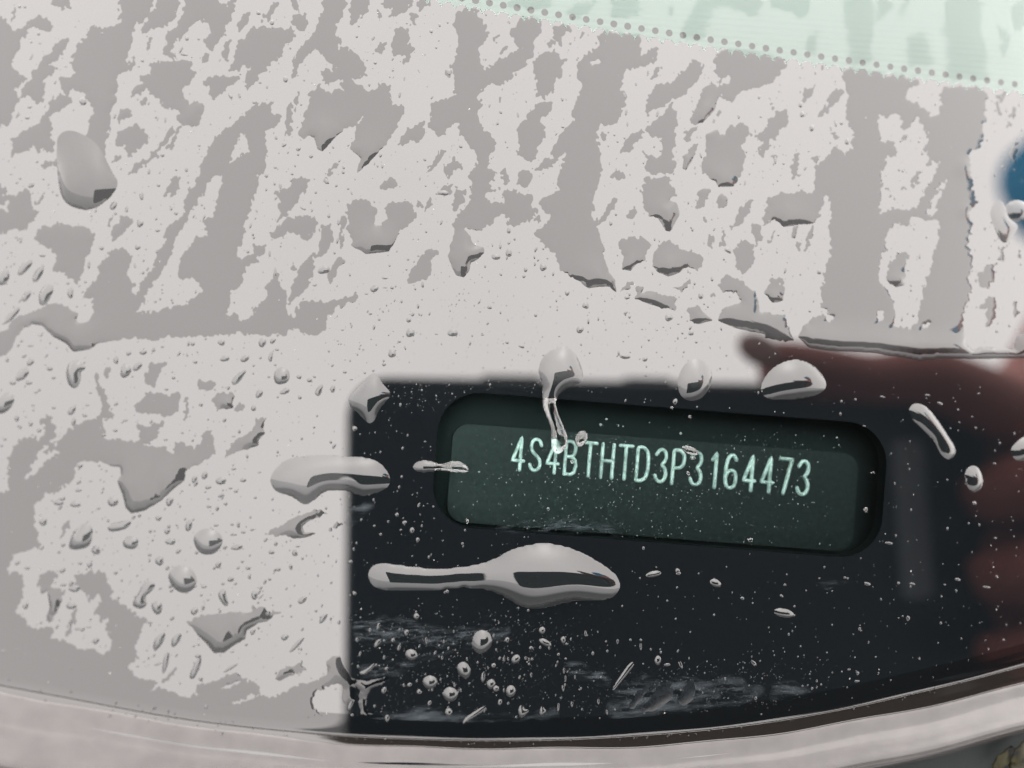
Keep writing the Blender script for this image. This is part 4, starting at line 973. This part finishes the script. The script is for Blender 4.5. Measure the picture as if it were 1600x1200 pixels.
for P in SMEAR[:2] + SMEAR[4:5]:
    P = np.array(P); Pn = np.concatenate([P + (np.roll(P, -1, 0) - P) * q for q in (0, .25, .5, .75)]).reshape(4, -1, 2).transpose(1, 0, 2).reshape(-1, 2); Pn = Pn + 6 * (rng.rand(*Pn.shape) - .5)
    me = drop_mesh(Pn, 5, .1, 56, 4e-6)
    tag(link(obj('smear_flake', me), M['smear']), '%s crisp-edged flake of wiper smear %s' % (shape_words(P[:, 0], P[:, 1], np.ptp(P[:, 0]) * np.ptp(P[:, 1]) * .6)[0], near(P[:, 0].mean(), P[:, 1].mean())), 'smear', 'flakes of wiper smear')

# ------------------------------------------------------------------ number plate under the window
ZP = -0.0034
PLATE = rrect(1020, 762, 318, 77, 26, math.radians(4.4), 8)
vp = tag(empty('number_plate', Matrix.Translation(pix(1020, 762, ZP - .0008))), 'dark green plate with a raised pale identification number, under the glass window', 'number plate')
inv = Matrix.Translation(-Vector(pix(1020, 762, ZP - .0008)))
def prism(name, P, z0, z1, bev=None):
    a = pix(P[:, 0], P[:, 1], z1); b = a.copy(); b[:, 2] = z0; n = len(P)
    V = np.concatenate([a, b]); Fc = [tuple(range(n))[::-1], tuple(range(n, 2 * n))] + [(k, (k + 1) % n, n + (k + 1) % n, n + k) for k in range(n)]
    me = mesh_py(name, V, Fc); bm = bmesh.new(); bm.from_mesh(me); bmesh.ops.recalc_face_normals(bm, faces=bm.faces); bm.to_mesh(me); bm.free()
    return me
link(obj('plate', prism('plate', PLATE, ZP - .0008, ZP)), M['plate'], vp, inv)
# mottled coating of the plate
_n = M['plate'].node_tree.nodes; _l = M['plate'].node_tree.links
_t = _n.new('ShaderNodeTexCoord'); _z = _n.new('ShaderNodeTexNoise'); _z.inputs['Scale'].default_value = 1500; _z.inputs['Detail'].default_value = 5; _z.inputs['Roughness'].default_value = .7
_r = _n.new('ShaderNodeValToRGB'); _r.color_ramp.elements[0].position = .36; _r.color_ramp.elements[1].position = .78
_r.color_ramp.elements[0].color = (.0005, .0011, .0013, 1); _r.color_ramp.elements[1].color = (.0058, .0088, .0094, 1)
_l.new(_t.outputs['Object'], _z.inputs['Vector']); _l.new(_z.outputs['Fac'], _r.inputs[0]); _l.new(_r.outputs[0], _n['Principled BSDF'].inputs['Base Color'])
GLYPH = {
 '4': ['.72,0 .72,1 0,.28 1,.28'],
 'S': ['.95,.80 .85,.94 .5,1 .15,.93 .03,.78 .12,.62 .5,.5 .88,.38 .98,.22 .85,.07 .5,0 .15,.06 .03,.2'],
 'B': ['0,0 0,1 .55,1 .85,.92 .9,.76 .8,.6 .55,.53 0,.53', '.55,.53 .9,.44 1,.26 .88,.07 .55,0 0,0'],
 'T': ['-.05,1 1.05,1', '.5,1 .5,0'],
 'H': ['0,0 0,1', '1,0 1,1', '0,.5 1,.5'],
 'D': ['0,0 0,1 .5,1 .85,.9 1,.7 1,.3 .85,.1 .5,0 0,0'],
 '3': ['.03,.82 .2,.95 .5,1 .82,.93 .93,.77 .8,.6 .45,.53 .8,.46 .98,.27 .85,.07 .5,0 .18,.05 0,.2'],
 'P': ['0,0 0,1 .6,1 .92,.9 1,.73 .92,.57 .6,.47 0,.47'],
 '1': ['.1,.8 .5,1 .5,0'],
 '6': ['.9,.85 .75,.97 .5,1 .2,.92 .03,.65 0,.3 .12,.08 .5,0 .88,.08 1,.28 .88,.5 .5,.56 .15,.48 .02,.3'],
 '7': ['-.05,1 1,1 .4,0']}
NUM = '4S4BTHTD3P3164473'
NX = [810, 837, 864, 892, 921, 949, 977, 1004, 1033, 1060, 1088, 1118, 1142, 1171, 1199, 1227, 1255]
def stroke(P, r, hz, z):
    P = np.array(P, float); n = len(P); ns = 8; rings = []
    t = np.gradient(P, axis=0); t /= np.linalg.norm(t, axis=1)[:, None] + 1e-9; nr = np.stack([-t[:, 1], t[:, 0]], 1)
    def ring(c, nv, s): return [(c[0] + nv[0] * r * s * math.cos(a), c[1] + nv[1] * r * s * math.cos(a), hz * s * math.sin(a)) for a in np.linspace(0, math.pi, ns)]
    rings.append(ring(P[0] - t[0] * r, nr[0], .25)); rings.append(ring(P[0] - t[0] * r * .6, nr[0], .8))
    for k in range(n): rings.append(ring(P[k], nr[k], 1))
    rings.append(ring(P[-1] + t[-1] * r * .6, nr[-1], .8)); rings.append(ring(P[-1] + t[-1] * r, nr[-1], .25))
    Q = np.array(rings); m = len(rings); xy = pix(Q[..., 0], Q[..., 1], z); xy[..., 2] = z + Q[..., 2] * MMPX
    V = xy.reshape(-1, 3); Fc = [(i * ns + j, i * ns + j + 1, (i + 1) * ns + j + 1, (i + 1) * ns + j) for i in range(m - 1) for j in range(ns - 1)]
    Fc += [tuple(range(ns)), tuple((m - 1) * ns + k for k in range(ns))[::-1]]
    return [tuple(v) for v in V], Fc
for k, ch in enumerate(NUM):
    cx = NX[k]; cy = 708.5 + (cx - 810) * 0.0855; hw = 8.6 if ch not in '1' else 7; hh = 25.5 + .0035 * (cx - 810)
    ca, sa = math.cos(math.radians(4.6)), math.sin(math.radians(4.6)); V = []; Fc = []
    for s in GLYPH[ch]:
        pts = [tuple(float(v) for v in q.split(',')) for q in s.split()]
        P = []
        for (u, v) in pts:
            x = (u - .5) * 2 * hw; y = -(v - .5) * 2 * hh; P.append((cx + x * ca - y * sa, cy + x * sa + y * ca))
        # straight corners stay crisp: resample densely
        Q = []
        for a, b in zip(P[:-1], P[1:]):
            m = max(2, int(math.dist(a, b) / 2.5))
            Q += [(a[0] + (b[0] - a[0]) * q / m, a[1] + (b[1] - a[1]) * q / m) for q in range(m)]
        Q.append(P[-1]); Q = np.array(Q)
        if len(pts) > 6 :
            for _ in range(2): Q[1:-1] = (Q[:-2] + 2 * Q[1:-1] + Q[2:]) / 4
        v_, f_ = stroke(Q, 2.75, 3.4, ZP); o_ = len(V); V += v_; Fc += [tuple(i + o_ for i in q) for q in f_]
    me = mesh_py('character', V, Fc, True); bm = bmesh.new(); bm.from_mesh(me); bmesh.ops.recalc_face_normals(bm, faces=bm.faces); bm.to_mesh(me); bm.free()
    o = link(obj('character', me), M['letter'], vp, inv); o['label'] = 'raised character ' + ch
# black shelf of the dash that carries the plate
sh = [pix(x, y, -.0044) for x, y in ((300, 300), (1800, 420), (1800, 1250), (300, 1150))]; lo = [p - [0, 0, .006] for p in sh]
tag(link(obj('dash_shelf', mesh_py('dash_shelf', sh + lo, [(3, 2, 1, 0), (4, 5, 6, 7)] + [(k, (k + 1) % 4, 4 + (k + 1) % 4, 4 + k) for k in range(4)])), M['shelf']),
    'matt black ledge of the dashboard carrying the number plate', 'dashboard ledge')
# grained dash pad under the clear glass, fine ribs
DZ = -0.012; A = pix(-800, 330, DZ); B = pix(2400, -1300, DZ); nx, ny = 2, 900; V = []; Fc = []
ang = math.radians(-7)
for i in range(ny + 1):
    for j in range(nx + 1):
        x = A[0] + (B[0] - A[0]) * j / nx; y = A[1] + (B[1] - A[1]) * i / ny
        V.append((x, y + .12 * (x - .1) * math.tan(ang), DZ + .00009 * math.sin(i * math.pi / 2) * (.5 + .5 * math.sin(i * .11))))
for i in range(ny):
    for j in range(nx):
        a = i * (nx + 1) + j; Fc.append((a, a + 1, a + nx + 2, a + nx + 1))
tag(link(obj('dash_pad', mesh_py('dash_pad', V, Fc, True)), M['dash']), 'finely ribbed dashboard pad seen through the clear mint glass', 'dashboard')

# ------------------------------------------------------------------ seal and cowl at the foot of the glass
def sweep(name, prof, xs):
    V = []; Fc = []; m = None
    for x in xs:
        pr = prof(x); m = len(pr); y = mould_y(np.array(float(x))).item()
        for o, z in pr:
            p = pix(x, y + o, z * MMPX); V.append((p[0], p[1], z * MMPX))
    for i in range(len(xs) - 1):
        for j in range(m - 1): Fc.append((i * m + j, i * m + j + 1, (i + 1) * m + j + 1, (i + 1) * m + j))
    me = mesh_py(name, V, Fc, True); bm = bmesh.new(); bm.from_mesh(me)
    bmesh.ops.recalc_face_normals(bm, faces=bm.faces)
    if sum(f.normal.z for f in bm.faces) < 0: bmesh.ops.reverse_faces(bm, faces=bm.faces)
    bm.to_mesh(me); bm.free(); return me
# smooth the mould line
_sx = np.arange(-420, 2021, 10.0); _sy = np.interp(_sx, _mx, _my)
for _ in range(30): _sy[1:-1] = (_sy[:-2] + 2 * _sy[1:-1] + _sy[2:]) / 4
_mx, _my = _sx, _sy
wf = lambda x: np.interp(x, [-420, 300, 500, 800, 1200, 1400, 1600, 2020], [8, 8, 9, 12, 18, 23, 25, 27]).item() + 1.5 * math.sin(x / 37) + 1.2 * math.sin(x / 81 + 1)
bw = lambda x: np.interp(x, [0, 400, 1000, 1600], [1.7, 1.45, 1.15, 1.0]).item()
sx = np.arange(-420, 2021, 12.0)
cs = tag(empty('glass_seal', Matrix.Translation(pix(800, 1180))), 'wet grey rubber seal curving along the foot of the windscreen', 'rubber seal')
invc = Matrix.Translation(-Vector(pix(800, 1180)))
link(obj('lip', sweep('lip', lambda x: [(-2, -2), (-1.4, .6), (-.4, 1.4), (.8, 1.8), (2.5, 1.95), (wf(x) * .5, 1.9 + .05 * wf(x)), (wf(x) - 1, 1.9 + .10 * wf(x)), (wf(x) + .8, 1.8 + .10 * wf(x))], sx)), M['lip'], cs, invc)
def band(x):
    w, b = wf(x), bw(x); z0 = 1.95 + .10 * w
    return [(w - .4, z0 - 3), (w - .2, z0 - .5), (w + .9, z0), (w + 3, z0 - .05), (w + 12 * b, z0 * .45), (w + 24 * b, -.6), (w + 30 * b, -1.1), (w + 34 * b, -1.35), (w + 38 * b, -1.8), (w + 48 * b, -3.1),
            (w + 56 * b, -4.2), (w + 60 * b, -4.6), (w + 64 * b, -5.2), (w + 68 * b, -6.6), (w + 72 * b, -10), (w + 75 * b, -16), (w + 78 * b, -28), (w + 80 * b, -70)]
link(obj('band', sweep('band', band, sx)), M['rubber'], cs, invc)
tag(link(obj('cowl', sweep('cowl', lambda x: [(wf(x) + 76 * bw(x), -66), (wf(x) + 110, -62), (wf(x) + 170, -64), (wf(x) + 420, -100), (wf(x) + 900, -230)], sx)), M['cowl']),
    'dark weathered cowl panel below the rubber seal', 'cowl panel')
# water drawn up against the lip
men = lambda x: [(o - 1.5, 3.6 * math.exp((o + .5 * math.sin(x / 31)) / 7.0) - .03) for o in (-34, -28, -23, -19, -15.5, -12.5, -10, -7.5, -5.5, -3.5, -1.5, 0)]
tag(link(obj('water_fillet', sweep('water_fillet', men, np.arange(-420, 2021, 6.0))), M['film']), 'thin fillet of water drawn up along the lip of the rubber seal', 'water fillet')
# wet leaf scraps in the corner
def leaf(cx, cy, l, wd, an, z, lb):
    V = []; Fc = []; nl = 9; t = math.radians(an)
    for i in range(nl + 1):
        u = i / nl; hwid = wd * math.sin(math.pi * u) ** .7 * (1 + .2 * math.sin(u * 17))
        for s, zz in ((-1, 2.5), (0, 0), (1, 3.5)):
            x = (u - .5) * l; y = s * hwid
            p = pix(cx + x * math.cos(t) - y * math.sin(t), cy + x * math.sin(t) + y * math.cos(t), z * MMPX)
            V.append((p[0], p[1], (z + zz + 4 * math.sin(u * 3 + s)) * MMPX))
    for i in range(nl):
        for j in range(2): a = i * 3 + j; Fc.append((a, a + 1, a + 4, a + 3))
    me = mesh_py('leaf', V, Fc, True); o = link(obj('leaf_scrap', me), M['leaf'])
    md = o.modifiers.new('thickness', 'SOLIDIFY'); md.thickness = 0.0002
    tag(o, lb, 'leaf')
leaf(1566, 1184, 46, 8, -50, -46, 'curled olive leaf scrap lying on the cowl beside the seal')
leaf(1592, 1174, 44, 8, -58, -40, 'second leaf scrap, higher up against the seal')
leaf(1592, 1200, 34, 10, 20, -50, 'brown leaf scrap under the two curled ones')
# glints of grit on the seal
grit = []
for k in range(120):
    x = rng.rand() * 1500; grit.append((x, mould_y(np.array(x)).item() + (rng.rand() - .45) * (26 if x < 450 else 8), .6 + 1.1 * rng.rand() ** 2, .6 + 1.1 * rng.rand() ** 2, 0))
specks('grit_specks', grit, M['drop'], 'fine wet grit glinting along the rubber seal', 4.0 * MMPX)

# ------------------------------------------------------------------ the phone that takes the picture (seen mirrored in the glass)
MM = Matrix.Scale(0.001, 4)
def rbox(x0, x1, y0, y1, z0, z1, r, seg=4, rc=None):
    bm = bmesh.new(); bmesh.ops.create_cube(bm, size=1)
    for v in bm.verts: v.co = Vector(((x0 + x1) / 2 + v.co.x * (x1 - x0), (y0 + y1) / 2 + v.co.y * (y1 - y0), (z0 + z1) / 2 + v.co.z * (z1 - z0)))
    if rc:
        bmesh.ops.bevel(bm, geom=[e for e in bm.edges if abs((e.verts[0].co - e.verts[1].co).z) > 1e-6], offset=rc, segments=8, affect='EDGES', profile=.5)
    bmesh.ops.bevel(bm, geom=[e for e in bm.edges if e.calc_face_angle(0) > .6], offset=r, segments=seg, affect='EDGES', profile=.5)
    me = bpy.data.meshes.new('part'); bm.to_mesh(me); bm.free(); me.polygons.foreach_set('use_smooth', [True] * len(me.polygons)); return me
def cyl(cx, cy, z0, z1, r0, r1=None, n=32, ri=None):
    r1 = r1 or r0; V = []; Fc = []
    a = np.linspace(0, 2 * math.pi, n + 1)[:-1]
    rings = [(r0, z0), (r1, z1)] if ri is None else [(ri, z1), (r0, z0), (r0 * .97, z0 - .1), (r1, z1)]
    rings = [(ri, z1), (ri, z0), (r0, z0), (r0, z1)] if ri else [(r0, z1), (r0, z0)]
    for r, z in rings: V += [(cx + r * math.cos(t), cy + r * math.sin(t), z) for t in a]
    for k in range(len(rings) - 1): Fc += [(k * n + j, k * n + (j + 1) % n, (k + 1) * n + (j + 1) % n, (k + 1) * n + j) for j in range(n)]
    if not ri: Fc += [tuple(range(n)), tuple(range(n, 2 * n))[::-1]]
    return mesh_py('part', V, Fc)
ph = tag(empty('phone', CAMMAT @ MM), 'black phone held over the glass, reflected as a dark rectangle around the number', 'phone')
body = link(obj('body', rbox(-13.4, 162, -74, 12, 1.6, 10.6, 2.2, 4, 9)), M['phone'], ph)
link(obj('screen', rbox(-9, 158, -70, 8, 10.55, 10.9, .1, 1, 6)), M['screen'], ph)
link(obj('camera_island', rbox(-9.5, 24, -52, 8.2, .7, 1.7, .3, 2, 6)), M['phone'], ph)
for (x, y) in ((0, 0), (0, -21), (0, -42), (16, -12)):
    ln = link(obj('lens', cyl(x, y, .55, .9, 4.0 if x == 0 else 2.4)), M['phone_lens'], ph)
    link(obj('lens_ring', cyl(x, y, .35, .9, 6.2 if x == 0 else 3.4, ri=4.4 if x == 0 else 2.6)), M['phone_ring'], ln)
link(obj('emblem', rbox(127.5, 137.5, -44, -3, 1.45, 1.8, .15, 2, 2)), M['phone_bar'], ph)
for a, b in ((18, 32), (54, 66)): link(obj('side_button', rbox(a, b, 11.8, 12.9, 4, 8, .4, 3)), M['phone'], ph)

# ------------------------------------------------------------------ the hand and sleeve that hold it
def skin_mesh(name, joints, bones, root, sub=2):
    me = bpy.data.meshes.new(name); idx = {k: i for i, k in enumerate(joints)}
    me.from_pydata([joints[k][0] for k in joints], [(idx[a], idx[b]) for a, b in bones], [])
    o = bpy.data.objects.new(name, me); COL.objects.link(o)
    o.modifiers.new('Skin', 'SKIN'); sv = me.skin_vertices[0].data
    for k, i in idx.items():
        r = joints[k][1]; sv[i].radius = r if isinstance(r, tuple) else (r, r); sv[i].use_root = (k == root)
    s = o.modifiers.new('Sub', 'SUBSURF'); s.levels = s.render_levels = sub
    dg = bpy.context.evaluated_depsgraph_get(); nm = bpy.data.meshes.new_from_object(o.evaluated_get(dg))
    bpy.data.objects.remove(o); nm.polygons.foreach_set('use_smooth', [True] * len(nm.polygons)); return nm
J = {'upper': ((530, 198, 262), 30), 'elbow': ((409, 155, 180), 27), 'fore': ((342, 76, 105), 25), 'wrist': ((236, 12, 46), (21, 25)), 'palm0': ((202, 0, 24), (19, 26)), 'palm': ((174, -18, 8), (17, 28)), 'palm2': ((166, -50, 5), (21, 21)),
     'i0': ((164, 3, -5), 10.5), 'i1': ((127, 13.5, -11), 8.2), 'i15': ((114, 11, -10.5), 6.4), 'i2': ((103, 13, -9.5), 7.0), 'i3': ((89, 14.5, -8.5), 7.4), 'i4': ((84, 14.5, -8), 6.6),
     'm0': ((166, -17, -8), 10.5), 'm1': ((152, -14, -15), 8.6), 'm2': ((145, -18, -9), 7.4), 'm3': ((141, -20, -6.5), 5.6),
     'r0': ((166, -37, -7), 9.5), 'r1': ((152, -36, -14), 8.2), 'r2': ((145, -38, -8.5), 7.0), 'r3': ((141, -39, -6), 5.4),
     'p0': ((165, -56, -3), 8.5), 'p1': ((152, -57, -11), 7.2), 'p2': ((145, -58, -7), 6.2), 'p3': ((142, -58, -5.5), 4.8),
     't0': ((182, -4, 26), 12), 't1': ((158, -22, 22.5), 9.5), 't2': ((136, -29, 19.5), 8.2), 't3': ((124, -31, 18.3), 6.4)}
BN = [('upper', 'elbow'), ('elbow', 'fore'), ('fore', 'wrist'), ('wrist', 'palm0'), ('palm0', 'palm'), ('palm', 'palm2'), ('palm', 'i0'), ('palm', 'm0'), ('palm2', 'r0'), ('palm2', 'p0'), ('palm0', 't0'),
      ('i0', 'i1'), ('i1', 'i15'), ('i15', 'i2'), ('i2', 'i3'), ('i3', 'i4'), ('m0', 'm1'), ('m1', 'm2'), ('m2', 'm3'), ('r0', 'r1'), ('r1', 'r2'), ('r2', 'r3'), ('p0', 'p1'), ('p1', 'p2'), ('p2', 'p3'), ('t0', 't1'), ('t1', 't2'), ('t2', 't3')]
pe = tag(empty('person', CAMMAT @ MM), 'hand and blue-sleeved forearm of the person holding the phone over the glass', 'person')
link(obj('hand', skin_mesh('hand', J, BN, 'palm')), M['skin'], pe)
for (p, n_) in (((81, 18, -12), (-.4, .4, -1)), ((124, -31, 25), (0, 0, 1))):
    bm = bmesh.new(); bmesh.ops.create_uvsphere(bm, u_segments=12, v_segments=8, radius=1)
    q = Vector(n_).to_track_quat('Z', 'X').to_matrix().to_4x4()
    bmesh.ops.transform(bm, matrix=Matrix.Translation(p) @ q @ Matrix.Diagonal((5.5, 4.2, 1.0, 1)), verts=bm.verts)
    me = bpy.data.meshes.new('nail'); bm.to_mesh(me); bm.free(); me.polygons.foreach_set('use_smooth', [True] * len(me.polygons)); link(obj('nail', me), M['nail'], pe)
# sleeve: folded tube round the forearm
path = [Vector(p) for p in ((356, 92, 114), (384, 126, 148), (409, 155, 180), (456, 172, 218), (545, 200, 270))]
V = []; Fc = []; ns, nl = 36, 44
for i in range(nl + 1):
    u = i / nl * (len(path) - 1); k = min(int(u), len(path) - 2); f = u - k
    p0, p1, p2, p3 = path[max(k - 1, 0)], path[k], path[k + 1], path[min(k + 2, len(path) - 1)]
    c = .5 * (2 * p1 + (p2 - p0) * f + (2 * p0 - 5 * p1 + 4 * p2 - p3) * f * f + (3 * p1 - p0 - 3 * p2 + p3) * f ** 3)
    ax = ((p2 - p0) * (1 - f) + (p3 - p1) * f).normalized(); e1 = ax.cross(Vector((0, 0, 1))).normalized(); e2 = ax.cross(e1)
    r0 = 28 + 7 * i / nl
    for j in range(ns):
        a = 2 * math.pi * j / ns
        r = r0 + 2.2 * math.sin(i * .9 + 1.5 * math.sin(a)) + 1.6 * math.sin(3 * a + i * .35) - (4 if i < 2 else 0)
        V.append(c + e1 * r * math.cos(a) + e2 * r * math.sin(a))
for i in range(nl):
    for j in range(ns): Fc.append((i * ns + j, i * ns + (j + 1) % ns, (i + 1) * ns + (j + 1) % ns, (i + 1) * ns + j))
so = link(obj('sleeve', mesh_py('sleeve', V, Fc, True)), M['sleeve'], pe)
md = so.modifiers.new('cloth', 'SOLIDIFY'); md.thickness = 2.0
